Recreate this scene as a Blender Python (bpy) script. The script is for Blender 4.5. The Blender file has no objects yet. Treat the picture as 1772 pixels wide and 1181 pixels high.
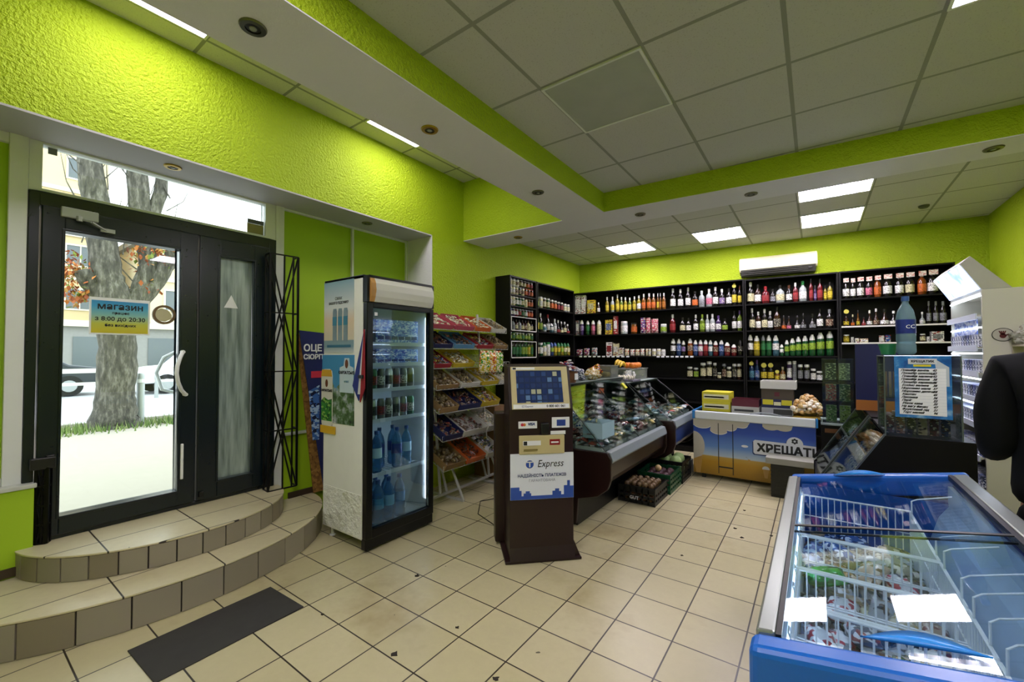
import bpy, bmesh, math, random, mathutils, mathutils.geometry
from mathutils import Vector, Matrix, noise
random.seed(7)
PI=math.pi
S=bpy.context.scene
COL=S.collection
# ------------------------------------------------------------------ materials
def lin(h):
    if isinstance(h,(tuple,list)): return tuple(h)+((1,) if len(h)==3 else ())
    h=h.lstrip('#'); c=[int(h[i:i+2],16)/255 for i in (0,2,4)]
    return tuple((x/12.92 if x<=.04045 else ((x+.055)/1.055)**2.4) for x in c)+(1,)
class NT:
    def __init__(s,name):
        s.m=bpy.data.materials.new(name); s.m.use_nodes=True; s.t=s.m.node_tree; s.n=s.t.nodes; s.l=s.t.links
        s.b=s.n.get('Principled BSDF'); s.out=s.n.get('Material Output')
    def new(s,ty,**k):
        x=s.n.new(ty)
        for a,v in k.items():
            if a in x.inputs: s.put(x.inputs[a],v)
            else: setattr(x,a,v)
        return x
    def put(s,inp,v):
        if hasattr(v,'links') or isinstance(v,bpy.types.NodeSocket): s.l.new(v,inp)
        else: inp.default_value=v
    def math(s,op,a,b=0.0,c=0.0):
        x=s.n.new('ShaderNodeMath'); x.operation=op
        for i,v in enumerate((a,b,c)): s.put(x.inputs[i],v)
        return x.outputs[0]
    def pos(s,kind='Object'):
        if kind=='World':
            g=s.n.new('ShaderNodeNewGeometry'); o=g.outputs['Position']
        else:
            g=s.n.new('ShaderNodeTexCoord'); o=g.outputs['Object']
        x=s.n.new('ShaderNodeSeparateXYZ'); s.l.new(o,x.inputs[0]); return o,x.outputs[0],x.outputs[1],x.outputs[2]
    def mix(s,f,a,b,mode='MIX'):
        x=s.n.new('ShaderNodeMix'); x.data_type='RGBA'; x.blend_type=mode
        s.put(x.inputs[0],f); s.put(x.inputs[6],a); s.put(x.inputs[7],b); return x.outputs[2]
    def noise(s,vec,scale,detail=3.0,rough=.55):
        x=s.n.new('ShaderNodeTexNoise'); s.put(x.inputs['Vector'],vec); x.inputs['Scale'].default_value=scale
        x.inputs['Detail'].default_value=detail; x.inputs['Roughness'].default_value=rough; return x.outputs[0]
    def ramp(s,f,stops,interp='LINEAR'):
        x=s.n.new('ShaderNodeValToRGB'); s.put(x.inputs[0],f); r=x.color_ramp; r.interpolation=interp
        while len(r.elements)<len(stops): r.elements.new(.5)
        for e,(p,c) in zip(r.elements,stops): e.position=p; e.color=lin(c)
        return x.outputs[0]
    def bump(s,h,strength=.3,dist=.01):
        x=s.n.new('ShaderNodeBump'); s.put(x.inputs['Height'],h); x.inputs['Strength'].default_value=strength
        x.inputs['Distance'].default_value=dist; s.l.new(x.outputs[0],s.b.inputs['Normal'])
    def base(s,c): s.put(s.b.inputs['Base Color'],c)
    def rough(s,r): s.put(s.b.inputs['Roughness'],r)
_M={}
def mat(name,col,rough=.5,metal=0.0,spec=.5,emit=None,es=0.0,var=0.0):
    if name in _M: return _M[name]
    k=NT(name); c=lin(col)
    vec=k.pos()[0]
    if var>0:
        nz=k.noise(vec,9,4)
        k.base(k.mix(nz,tuple(x*(1-var) for x in c[:3])+(1,),tuple(min(1,x*(1+var)) for x in c[:3])+(1,)))
    else:
        k.b.inputs['Base Color'].default_value=c
    k.rough(k.math('ADD',rough-.015,k.math('MULTIPLY',k.noise(vec,30,2),.03)))
    k.b.inputs['Metallic'].default_value=metal
    k.b.inputs['Specular IOR Level'].default_value=spec
    if emit:
        k.b.inputs['Emission Color'].default_value=lin(emit); k.b.inputs['Emission Strength'].default_value=es
    _M[name]=k.m; return k.m
def emis(name,col,st):
    if name in _M: return _M[name]
    k=NT(name); k.b.inputs['Base Color'].default_value=lin(col); k.b.inputs['Emission Color'].default_value=lin(col)
    k.b.inputs['Emission Strength'].default_value=st; _M[name]=k.m; return k.m
def glass(name,tint='#f4faf8',refl=1.0,rough=.02,alpha=0.0,diff='#ffffff'):
    if name in _M: return _M[name]
    k=NT(name); k.n.remove(k.b)
    tr=k.new('ShaderNodeBsdfTransparent'); tr.inputs[0].default_value=lin(tint)
    gl=k.new('ShaderNodeBsdfGlossy'); gl.inputs['Roughness'].default_value=rough
    fr=k.new('ShaderNodeFresnel'); fr.inputs[0].default_value=1.45
    f=k.math('MINIMUM',k.math('MULTIPLY',fr.outputs[0],refl),1.0)
    mx=k.new('ShaderNodeMixShader'); k.l.new(f,mx.inputs[0]); k.l.new(tr.outputs[0],mx.inputs[1]); k.l.new(gl.outputs[0],mx.inputs[2])
    o=mx.outputs[0]
    if alpha>0:
        df=k.new('ShaderNodeBsdfDiffuse'); df.inputs[0].default_value=lin(diff)
        m2=k.new('ShaderNodeMixShader'); m2.inputs[0].default_value=alpha
        k.l.new(o,m2.inputs[1]); k.l.new(df.outputs[0],m2.inputs[2]); o=m2.outputs[0]
    k.l.new(o,k.out.inputs[0]); _M[name]=k.m; return k.m
def palette(name,cols,rough=.35,spec=.5,detail=0.0,scale=60):
    """every loose piece of the mesh takes its own colour of the palette; printed blotches on top"""
    if name in _M: return _M[name]
    k=NT(name); g=k.n.new('ShaderNodeNewGeometry'); r=g.outputs['Random Per Island']
    n=len(cols); c=k.ramp(r,[(i/n,q) for i,q in enumerate(cols)],'CONSTANT')
    if detail>0:
        v=k.n.new('ShaderNodeTexVoronoi'); k.l.new(k.pos()[0],v.inputs['Vector']); v.inputs['Scale'].default_value=scale
        r2=k.math('FRACT',k.math('MULTIPLY',k.math('ADD',v.outputs['Color'],r),3.7))
        c2=k.ramp(r2,[(i/n,q) for i,q in enumerate(cols[::-1])],'CONSTANT')
        c=k.mix(k.math('GREATER_THAN',k.noise(k.pos()[0],scale*.6,1),1-detail),c,c2)
    k.base(c); k.rough(rough); k.b.inputs['Specular IOR Level'].default_value=spec
    _M[name]=k.m; return k.m
def printed(name,base,c2,c3=None,scale=40,rough=.35,amt=.5):
    """a wrapper or carton with blotches of print"""
    if name in _M: return _M[name]
    k=NT(name); vec=k.pos()[0]
    mp=k.new('ShaderNodeMapping'); k.l.new(vec,mp.inputs[0]); mp.inputs['Scale'].default_value=(1,1,1.7)
    v=k.n.new('ShaderNodeTexVoronoi'); k.l.new(mp.outputs[0],v.inputs['Vector']); v.inputs['Scale'].default_value=scale*1.9
    sx=k.n.new('ShaderNodeSeparateXYZ'); k.l.new(v.outputs['Color'],sx.inputs[0])
    c=k.mix(k.math('LESS_THAN',sx.outputs[0],amt*.6),lin(base),lin(c2))
    if c3: c=k.mix(k.math('LESS_THAN',sx.outputs[1],amt*.4),c,lin(c3))
    k.base(c); k.rough(rough); _M[name]=k.m; return k.m
# stucco paint
def stucco(name,col,scale=55,strength=.9,var=.06,dist=.006):
    k=NT(name); vec=k.pos('World')[0]; c=lin(col)
    nz=k.noise(vec,scale,3,.6); big=k.noise(vec,1.6,2)
    k.base(k.mix(big,tuple(x*(1-var) for x in c[:3])+(1,),tuple(min(1,x*(1+var)) for x in c[:3])+(1,)))
    k.rough(.6); k.bump(nz,strength,dist); _M[name]=k.m; return k.m
M_GREEN=stucco('lime_stucco','#a9c20a',52,1.0,.05,.02)
M_GREENP=stucco('lime_panel_paint','#9dc018',120,.15,.05,.002)
M_WHITEST=stucco('white_stucco','#dddbe8',70,.5,.04,.006)
M_SOFFIT=stucco('grey_white_plaster','#bab8c6',25,.2,.1,.003)
M_WPVC=mat('white_plastic','#d8dbdb',.35,var=.04)
def gridmask(k,u,v,x0,y0,p,w,py=None):
    py=py or p
    fu=k.math('FRACT',k.math('DIVIDE',k.math('SUBTRACT',u,x0),p)); fv=k.math('FRACT',k.math('DIVIDE',k.math('SUBTRACT',v,y0),py))
    du=k.math('MULTIPLY',k.math('MINIMUM',fu,k.math('SUBTRACT',1.0,fu)),p); dv=k.math('MULTIPLY',k.math('MINIMUM',fv,k.math('SUBTRACT',1.0,fv)),py)
    return k.math('LESS_THAN',k.math('MINIMUM',du,dv),w), k.math('FLOOR',k.math('DIVIDE',k.math('SUBTRACT',u,x0),p)), k.math('FLOOR',k.math('DIVIDE',k.math('SUBTRACT',v,y0),py))
def tilefloor(name,x0,y0,p,gw=.0038,c1='#b9b188',c2='#c4bc96',py=None):
    k=NT(name); vec,x,y,z=k.pos('World')
    m,iu,iv=gridmask(k,x,y,x0,y0,p,gw,py)
    cb=k.new('ShaderNodeCombineXYZ'); k.put(cb.inputs[0],iu); k.put(cb.inputs[1],iv)
    wn=k.n.new('ShaderNodeTexWhiteNoise'); wn.noise_dimensions='2D'; k.l.new(cb.outputs[0],wn.inputs['Vector'])
    c=k.mix(wn.outputs[0],lin(c1),lin(c2))
    c=k.mix(k.math('MULTIPLY',k.noise(vec,22,5,.7),.35),c,lin('#978a70'))
    dirt=k.ramp(k.noise(vec,1.1,5,.65),[(.55,'#ffffff'),(.75,'#d8cdbb')]); c=k.mix(1.0,c,dirt,'MULTIPLY')
    spots=k.math('GREATER_THAN',k.noise(vec,11,2,.5),.775); c=k.mix(k.math('MULTIPLY',spots,.8),c,lin('#2b241c'))
    c=k.mix(m,c,lin('#2e2720')); k.base(c)
    k.rough(k.math('ADD',.22,k.math('MULTIPLY',k.noise(vec,14,4),.22)))
    k.bump(k.math('SUBTRACT',1.0,m),.35,.003); _M[name]=k.m; return k.m
FP=.3052; FX=-1.2328; FY=1.9487
M_FLOOR=tilefloor('cream_floor_tiles',FX,FY,FP)
M_STEPTOP=tilefloor('cream_step_tiles',-3.86,.63,.30,.004,'#c6bd98','#d2c9a6',py=.46)
def ceilmat(name,x0,y0,p,col='#8d8f88'):
    k=NT(name); vec,x,y,z=k.pos('World'); m,iu,iv=gridmask(k,x,y,x0,y0,p,.011)
    sp=k.noise(vec,75,2,.6); dots=k.math('GREATER_THAN',k.noise(vec,140,1,.5),.66)
    c=k.mix(k.math('MULTIPLY',dots,.75),lin(col),lin('#8a8b86')); c=k.mix(sp,c,lin(col))
    c=k.mix(m,c,lin('#8f918e')); k.base(c); k.rough(.8); k.bump(m,.5,.004); _M[name]=k.m; return k.m
CX0=-1.2946; CY0=1.4757
M_CEIL=ceilmat('mineral_fibre_tiles',CX0,CY0,.6,'#bfbec2')
M_CEILB=ceilmat('mineral_fibre_tiles_rear',-.13,.49,.6,'#cccbd0')
M_CEILS=ceilmat('mineral_fibre_tiles_strip',-3.26,.44,.6,'#d0d1c6')
# ------------------------------------------------------------------ mesh building
class MB:
    def __init__(s): s.v=[]; s.f=[]; s.T=Matrix.Identity(4)
    def _a(s,vs,fs):
        o=len(s.v); s.v+=[tuple(s.T@Vector(v)) for v in vs]; s.f+=[tuple(i+o for i in f) for f in fs]; return s
    def box(s,x0,x1,y0,y1,z0,z1,M=None,b=0.0):
        vs=[Vector(p) for p in ((x0,y0,z0),(x1,y0,z0),(x1,y1,z0),(x0,y1,z0),(x0,y0,z1),(x1,y0,z1),(x1,y1,z1),(x0,y1,z1))]
        if M is not None: vs=[M@v for v in vs]
        return s._a(vs,[(0,3,2,1),(4,5,6,7),(0,1,5,4),(1,2,6,5),(2,3,7,6),(3,0,4,7)])
    def cbox(s,c,sx,sy,sz,M=None): return s.box(c[0]-sx/2,c[0]+sx/2,c[1]-sy/2,c[1]+sy/2,c[2]-sz/2,c[2]+sz/2,M)
    def tray(s,x0,x1,y0,y1,z0,z1,t=.006):
        s.box(x0,x1,y0,y1,z0,z0+t); s.box(x0,x1,y0,y0+t,z0+t,z1); s.box(x0,x1,y1-t,y1,z0+t,z1)
        s.box(x0,x0+t,y0+t,y1-t,z0+t,z1); s.box(x1-t,x1,y0+t,y1-t,z0+t,z1); return s
    def rod(s,p,q,r,r2=None,n=6):
        p=Vector(p);q=Vector(q); d=(q-p)
        if d.length<1e-7: return s
        d.normalize(); a=d.orthogonal().normalized(); b=d.cross(a); r2=r if r2 is None else r2
        vs=[p+(a*math.cos(2*PI*i/n)+b*math.sin(2*PI*i/n))*r for i in range(n)]+[q+(a*math.cos(2*PI*i/n)+b*math.sin(2*PI*i/n))*r2 for i in range(n)]
        return s._a(vs,[(i,(i+1)%n,n+(i+1)%n,n+i) for i in range(n)]+[tuple(range(n-1,-1,-1)),tuple(range(n,2*n))])
    def bar(s,p,q,w,t,up=(0,0,1)):
        p=Vector(p);q=Vector(q);d=(q-p).normalized();u=Vector(up); sd=d.cross(u)
        if sd.length<1e-4: sd=d.cross(Vector((1,0,0)))
        sd.normalize();u=sd.cross(d).normalized()
        vs=[c+sd*a*w/2+u*b*t/2 for c in (p,q) for a,b in ((-1,-1),(1,-1),(1,1),(-1,1))]
        return s._a(vs,[(0,1,5,4),(1,2,6,5),(2,3,7,6),(3,0,4,7),(3,2,1,0),(4,5,6,7)])
    def path(s,pts,r,n=6):
        pts=[Vector(p) for p in pts]; rings=[]; 
        for i,p in enumerate(pts):
            t=(pts[min(i+1,len(pts)-1)]-pts[max(i-1,0)]).normalized()
            if i==0: a=t.orthogonal().normalized()
            else: a=(a-t*a.dot(t)).normalized()
            b=t.cross(a); rr=r[i] if isinstance(r,(list,tuple)) else r
            rings.append([p+(a*math.cos(2*PI*j/n)+b*math.sin(2*PI*j/n))*rr for j in range(n)])
        vs=[v for g in rings for v in g]; fs=[]
        for i in range(len(pts)-1):
            for j in range(n): fs.append((i*n+j,i*n+(j+1)%n,(i+1)*n+(j+1)%n,(i+1)*n+j))
        fs+= [tuple(range(n-1,-1,-1)),tuple(range((len(pts)-1)*n,len(pts)*n))]
        return s._a(vs,fs)
    def lathe(s,prof,n=16,c=(0,0,0),cap=True):
        vs=[];fs=[]
        for r,z in prof:
            for i in range(n): vs.append((c[0]+r*math.cos(2*PI*i/n),c[1]+r*math.sin(2*PI*i/n),c[2]+z))
        for k in range(len(prof)-1):
            for i in range(n): fs.append((k*n+i,k*n+(i+1)%n,(k+1)*n+(i+1)%n,(k+1)*n+i))
        if cap: fs+=[tuple(range(n-1,-1,-1)),tuple(range((len(prof)-1)*n,len(prof)*n))]
        return s._a(vs,fs)
    def prism(s,poly,a,b,axis='y'):
        """poly of 2D points extruded along an axis from a to b"""
        n=len(poly)
        def P(u,w,t): return {'y':(u,t,w),'x':(t,u,w),'z':(u,w,t)}[axis]
        vs=[P(u,w,a) for u,w in poly]+[P(u,w,b) for u,w in poly]
        return s._a(vs,[(i,(i+1)%n,n+(i+1)%n,n+i) for i in range(n)]+[tuple(range(n-1,-1,-1)),tuple(range(n,2*n))])
    def disc(s,c,rx,rz,y0,t,axis='y',n=24,inner=0.0):
        c=(c[0],c[1],y0)
        if not inner: return s.prism([(c[0]+rx*math.cos(2*PI*i/n),c[1]+rz*math.sin(2*PI*i/n)) for i in range(n)],c[2],c[2]+t,axis)
        for i in range(n):
            a,b=2*PI*i/n,2*PI*(i+1)/n
            s.prism([(c[0]+rx*math.cos(a),c[1]+rz*math.sin(a)),(c[0]+rx*math.cos(b),c[1]+rz*math.sin(b)),(c[0]+rx*inner*math.cos(b),c[1]+rz*inner*math.sin(b)),(c[0]+rx*inner*math.cos(a),c[1]+rz*inner*math.sin(a))],c[2],c[2]+t,axis)
        return s
    def pillow(s,w,l,t,M=None,nx=6,ny=8,seed=0):
        """a soft wrapped pack lying flat: w along x, l along y, thickness t along z"""
        vs=[];rg=random.Random(seed)
        for side in (1,-1):
            for j in range(ny+1):
                for i in range(nx+1):
                    u=i/nx*2-1;v=j/ny*2-1
                    h=max(0,(1-u**4)*(1-abs(v)**3.2))**.5*t/2
                    e=1 if abs(u)<1 and abs(v)<1 else 0
                    zz=side*h+ (rg.uniform(-1,1)*t*.09*e)
                    p=Vector((u*w/2*(1-.05*(1-v*v)),v*l/2,zz+t/2)); vs.append(M@p if M is not None else p)
        N=(nx+1)*(ny+1);fs=[]
        for j in range(ny):
            for i in range(nx):
                a=j*(nx+1)+i; fs.append((a,a+1,a+nx+2,a+nx+1)); fs.append((N+a,N+a+nx+1,N+a+nx+2,N+a+1))
        return s._a(vs,fs)
    def blob(s,c,rx,ry,rz,n=8,m=6,amp=0.0,M=None,seed=0):
        vs=[];fs=[];c=Vector(c)
        for j in range(m+1):
            ph=PI*j/m
            for i in range(n):
                a=2*PI*i/n; p=Vector((math.sin(ph)*math.cos(a),math.sin(ph)*math.sin(a),-math.cos(ph)))
                k=1+amp*noise.noise(p*1.7+Vector((seed*3.1,seed,0)))*2 if amp else 1
                q=Vector((p.x*rx*k,p.y*ry*k,p.z*rz*k)); 
                if M is not None: q=M@q
                vs.append(c+q)
        for j in range(m):
            for i in range(n): fs.append((j*n+i,j*n+(i+1)%n,(j+1)*n+(i+1)%n,(j+1)*n+i))
        return s._a(vs,fs)
    def heap(s,w,d,h,N,size,seed=1,kind='pillow',dome=.6):
        rg=random.Random(seed)
        for k in range(N):
            x=rg.uniform(-.5,.5)*w;y=rg.uniform(-.5,.5)*d
            zt=h*(1-dome*max(abs(2*x/w),abs(2*y/d))**2); z=zt*(rg.random()**.5) 
            R=Matrix.Translation((x,y,z))@Matrix.Rotation(rg.uniform(0,PI*2),4,'Z')@Matrix.Rotation(rg.uniform(-.5,.5),4,'X')@Matrix.Rotation(rg.uniform(-.4,.4),4,'Y')
            q=size*rg.uniform(.8,1.15)
            if kind=='pillow': s.pillow(q*.6,q,q*.35,R,3,3,k)
            elif kind=='box': s.cbox((0,0,q*.2),q*.55,q,q*.25,R)
            else: s.blob((x,y,z+q*.3),q*.5,q*.45,q*.42,7,5,.12,None,k)
        return s
    def mesh(s,name):
        me=bpy.data.meshes.new(name); me.from_pydata(s.v,[],s.f); me.validate()
        bm=bmesh.new(); bm.from_mesh(me); bmesh.ops.remove_doubles(bm,verts=bm.verts,dist=1e-6); bmesh.ops.recalc_face_normals(bm,faces=bm.faces); bm.to_mesh(me); bm.free()
        return me
    def build(s,name,m,parent=None,smooth=False,bevel=0.0,seg=2,loc=None,rot=None):
        me=s.mesh(name); me.materials.append(m)
        o=bpy.data.objects.new(name,me); COL.objects.link(o)
        if parent is not None: o.parent=parent
        if loc is not None: o.location=loc
        if rot is not None: o.rotation_euler=rot
        if smooth:
            for p in me.polygons: p.use_smooth=True
            if smooth!='all':
                bm=bmesh.new(); bm.from_mesh(me)
                for e in bm.edges:
                    if len(e.link_faces)==2 and e.calc_face_angle(0)>math.radians(38): e.smooth=False
                bm.to_mesh(me); bm.free()
        if bevel>0:
            b=o.modifiers.new('bevel','BEVEL'); b.width=bevel; b.segments=seg; b.limit_method='ANGLE'; b.angle_limit=math.radians(40)
        return o
def tag(o,label,cat,group=None,kind=None):
    if label: o['label']=label
    if cat: o['category']=cat
    if group: o['group']=group
    if kind: o['kind']=kind
    return o
def thing(name,label,cat,loc=(0,0,0),rz=0.0,group=None,rot=None):
    o=bpy.data.objects.new(name,None); COL.objects.link(o); o.empty_display_size=.1
    o.location=loc; o.rotation_euler=rot if rot else (0,0,rz); tag(o,label,cat,group); return o
def struct(name,mb,m,label,cat,parent=None,**k):
    o=mb.build(name,m,parent,**k)
    if parent is None: tag(o,label,cat,None,'structure')
    return o
def text(body,size,loc,right,up,m,parent=None,name='lettering',align='CENTER',ext=.0006,shear=0.0,sx=1.0,bold=0.0):
    cu=bpy.data.curves.new(name,'FONT'); cu.body=body; cu.size=size; cu.align_x=align; cu.align_y='CENTER'; cu.extrude=ext; cu.shear=shear
    cu.resolution_u=2
    q=bpy.data.objects.new(name,cu); COL.objects.link(q); dg=bpy.context.evaluated_depsgraph_get(); dg.update()
    if 'н' in body or 'ю' in body:   # fill these outlines here, the built-in fill closes the gap between their stems
        cu.extrude=0; cu.fill_mode='NONE'; cu.dimensions='3D'; dg=bpy.context.evaluated_depsgraph_get(); dg.update()
        ol=bpy.data.meshes.new_from_object(q.evaluated_get(dg)); ov=[v.co.to_2d() for v in ol.vertices]; oe=[tuple(e.vertices) for e in ol.edges]
        V2,E2,F2,_a,_b,_c=mathutils.geometry.delaunay_2d_cdt(ov,oe,[],4,1e-7)
        n_=len(V2); V3=[(v.x,v.y,ext) for v in V2]+[(v.x,v.y,-ext) for v in V2]; F3=[tuple(f) for f in F2]+[tuple(i+n_ for i in reversed(f)) for f in F2]
        n2=len(V3); V3+=[(v.x,v.y,ext) for v in ov]+[(v.x,v.y,-ext) for v in ov]; m_=len(ov); F3+=[(n2+a,n2+b,n2+m_+b,n2+m_+a) for a,b in oe]
        me=bpy.data.meshes.new(name); me.from_pydata(V3,[],F3)
        bpy.data.meshes.remove(ol)
    else: me=bpy.data.meshes.new_from_object(q.evaluated_get(dg))
    bpy.data.objects.remove(q); bpy.data.curves.remove(cu)
    if bold>0:  # heavier lettering: the same glyphs laid over one another a hair apart
        vs=[v.co.copy() for v in me.vertices]; fs=[tuple(p.vertices) for p in me.polygons]; n_=len(vs); V=[];F_=[]
        offs=[(a*bold,b*bold) for a in (-1,0,1) for b in (-1,0,1)] if bold>.0015 else [(a*bold,b*bold) for a in (-1,1) for b in (-1,1)]
        for q_,(a,b) in enumerate(offs):
            V+=[(v.x+a,v.y+b,v.z+q_*.00008) for v in vs]; F_+=[tuple(i+q_*n_ for i in f) for f in fs]
        bpy.data.meshes.remove(me); me=bpy.data.meshes.new(name); me.from_pydata(V,[],F_)
    me.name=name; me.materials.clear(); me.materials.append(m)
    o=bpy.data.objects.new(name,me); COL.objects.link(o)
    r=Vector(right).normalized(); u=Vector(up).normalized(); n=r.cross(u)
    R=Matrix((r,u,n)).transposed().to_4x4()
    o.matrix_local=Matrix.Translation(loc)@R@Matrix.Diagonal((sx,1,1,1))
    if parent is not None: o.parent=parent
    return o
ORD='first second third fourth fifth sixth seventh eighth ninth tenth eleventh twelfth thirteenth fourteenth fifteenth sixteenth seventeenth eighteenth nineteenth twentieth'.split()
ORD+=['twenty-'+x for x in ORD[:9]]+['thirtieth']
# ------------------------------------------------------------------ room shell
XW=-3.46; XD=-3.86; XR=1.66; YB=-2.0; TH=math.radians(3.4)
DU=Vector((math.cos(TH),math.sin(TH),0)); DN=Vector((-math.sin(TH),math.cos(TH),0)); P0=Vector((XW,6.86,0))
def BW(u,dep,z=0.0): return P0+DU*u-DN*dep+Vector((0,0,z))
M_BASE=mat('brown_skirting','#3a2a1e',.5); M_BLACKPVC=mat('black_plastic_frame','#06131a',.28)
M_GROUT=mat('dark_grout','#2c2721',.9)
struct('floor',MB().prism([(-3.86,YB),(XR+.1,YB),(XR+.1,7.35),(-3.86,7.35)],-.08,0,'z'),M_FLOOR,'beige square floor tiles with dark grout lines','floor')
w=MB(); w.box(-3.95,XW,YB,3.262,2.81,3.62); w.box(-3.95,XW,3.262,6.95,0,3.62)
struct('wall_left',w,M_GREEN,'lime green stucco wall over the entrance niche','wall')
w=MB(); w.prism([(XW-.4,6.86-.0237),(XR+.3,6.86+.0594*5.42),(XR+.3,7.35),(XW-.4,7.35)],0,3.3,'z')
struct('wall_back',w,M_GREEN,'lime green wall above the black back shelves','wall')
struct('wall_right',MB().box(XR,XR+.1,YB,7.25,0,3.3),M_GREEN,'lime green wall at the far right','wall')
struct('wall_front',MB().box(-3.95,XR+.1,YB-.1,YB,0,3.6),M_GREEN,'lime green wall facing the back shelves','wall')
w=MB(); w.box(-3.98,-3.80,YB,.385,0,.69); w.box(-3.98,XD,1.84,3.262,0,.755)
lw=struct('wall_parapet',w,M_GREENP,'low lime green parapets beside the door','wall')
w=MB(); w.box(-3.96,-3.785,YB,.395,.69,.715); w.box(-3.96,-3.83,1.84,3.262,.755,.775)
struct('trim_1',w,mat('sill_putty','#b9bcb6',.5,var=.2),'pale window sill ledges on the parapets','sill',bevel=.004)
w=MB(); w.box(XD,XW-.0,YB,3.262,2.798,2.81)
struct('trim_2',w,M_SOFFIT,'grey plaster soffit over the entrance niche','soffit')
w=MB(); w.box(XD,XW+.002,3.25,3.262,0,2.798)
struct('trim_3',w,M_WHITEST,'white plaster reveal beside the drinks fridge','reveal')
w=MB(); w.box(-3.80,-3.785,YB,.385,.2,.25); w.box(-3.86,-3.84,1.90,3.25,.19,.24)
struct('baseboard_left',w,M_BASE,'dark brown skirting under the parapets','skirting')
# beams
b=MB(); b.prism([(-2.10,YB),(-1.65,YB),(-1.65,3.802),(-2.10,3.79)],2.856,3.62,'z'); b.prism([(XW,3.775),(-2.10,3.79),(-1.65,3.802),(XR,4.03),(XR,4.34),(XW,4.235)],2.856,3.62,'z')
struct('ceiling_beam',b,M_GREEN,'lime green ceiling beam sides around the lowered coffer','beam')
b=MB(); b.prism([(-2.10,YB),(-1.65,YB),(-1.65,3.802),(XR,4.03),(XR,4.34),(XW,4.235),(XW,3.775),(-2.10,3.79)],2.85,2.856,'z')
struct('trim_4',b,M_WHITEST,'white textured underside of the ceiling beams','beam underside')
struct('ceiling',MB().prism([(-1.66,YB),(XR+.1,YB),(XR+.1,4.1),(-1.66,3.9)],3.041,3.10,'z'),M_CEIL,'speckled grey suspended ceiling of the middle coffer','ceiling')
struct('ceiling_rear',MB().prism([(XW-.02,4.1),(XR+.1,4.2),(XR+.1,7.3),(XW-.02,7.1)],3.08,3.14,'z'),M_CEILB,'grey suspended ceiling over the back shelves','ceiling')
struct('ceiling_strip',MB().prism([(XW-.02,YB),(-2.05,YB),(-2.05,3.85),(XW-.02,3.85)],3.57,3.62,'z'),M_CEILS,'narrow tiled ceiling strip above the green entrance wall','ceiling')
# ------------------------------------------------------------------ entrance: frames, door
def fr(mb,y0,y1,z0,z1,w,x0=-3.93,x1=-3.86): # rectangular frame of bars
    mb.box(x0,x1,y0,y0+w,z0,z1); mb.box(x0,x1,y1-w,y1,z0,z1); mb.box(x0,x1,y0+w,y1-w,z0,z0+w); mb.box(x0,x1,y0+w,y1-w,z1-w,z1)
w1=thing('window_1','white framed side window filled with green panel at left edge','window',(0,0,0)); w1['kind']='structure'
m=MB(); m.box(-3.94,-3.85,.262,.338,.69,2.80); m.box(-3.94,-3.86,YB,.262,2.74,2.80); m.box(-3.94,-3.86,YB,.262,.715,.76); m.build('frame',M_WPVC,w1,bevel=.004)
MB().box(-3.93,-3.89,YB,.262,.76,2.74).build('panel',M_GREENP,w1)
w2=thing('window_2','pair of lime green panels in white frames beside door','window',(0,0,0)); w2['kind']='structure'
m=MB(); m.box(-3.94,-3.85,1.775,1.845,.2,2.80); m.box(-3.94,-3.865,2.53,2.555,.775,2.79); m.box(-3.94,-3.865,1.845,3.25,2.78,2.798); m.box(-3.94,-3.865,3.235,3.25,.775,2.78); m.build('frame',M_WPVC,w2,bevel=.004)
MB().box(-3.93,-3.89,1.845,2.53,.775,2.78).build('panel',M_GREENP,w2); MB().box(-3.93,-3.89,2.555,3.235,.775,2.78).build('panel',M_GREENP,w2)
w3=thing('window_3','wide transom window above the black door','window',(0,0,0)); w3['kind']='structure'
m=MB(); m.box(-3.94,-3.86,.338,.395,2.485,2.80); m.box(-3.94,-3.86,1.69,1.775,2.485,2.80); m.box(-3.94,-3.86,.395,1.69,2.485,2.51); m.box(-3.94,-3.86,.395,1.69,2.785,2.80); m.build('frame',M_WPVC,w3,bevel=.004)
M_PANE=glass('clear_pane','#eef5f4',.8)
MB().box(-3.905,-3.90,.395,1.69,2.51,2.785).build('pane',M_PANE,w3)
MB().box(-3.90,-3.895,.42,.46,2.745,2.785).build('sticker',mat('grey_sticker','#6d7377',.5),w3)
m=MB(); m.box(-3.898,-3.894,1.56,1.688,2.515,2.60); m.build('sticker',mat('dark_sticker','#8c8550',.5),w3)
MB().box(-3.893,-3.890,1.56,1.688,2.60,2.635).build('sticker',mat('dark_sticker2','#54585a',.5),w3)
d=thing('door_1','black double glazed entrance door with opening hours sign','door',(0,0,0)); d['kind']='structure'
m=MB(); m.box(-3.94,-3.845,.340,.385,.34,2.485); m.box(-3.94,-3.845,1.72,1.775,.34,2.485); m.box(-3.94,-3.845,.385,1.72,2.40,2.485); m.box(-3.94,-3.845,.385,1.72,.34,.365); m.build('frame',M_BLACKPVC,d,bevel=.004)
def leaf(y0,y1,g0,g1,zg0,zg1,nm):
    m=MB(); x0,x1=-3.93,-3.825
    m.box(x0,x1,y0,g0,.37,2.40); m.box(x0,x1,g1,y1,.37,2.40); m.box(x0,x1,g0,g1,.37,zg0); m.box(x0,x1,g0,g1,zg1,2.40)
    l=m.build('leaf',M_BLACKPVC,d,bevel=.007)
    m=MB(); fr(m,g0-.012,g1+.012,zg0-.012,zg1+.012,.014,-3.83,-3.818); m.build('glazing_bead',M_BLACKPVC,l,bevel=.003)
    return l
l1=leaf(.392,1.195,.49,1.085,.478,2.262,'a'); l2=leaf(1.205,1.715,1.34,1.595,.497,2.26,'b')
MB().box(-3.885,-3.879,.49,1.085,.478,2.262).build('pane',M_PANE,l1)
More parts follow.
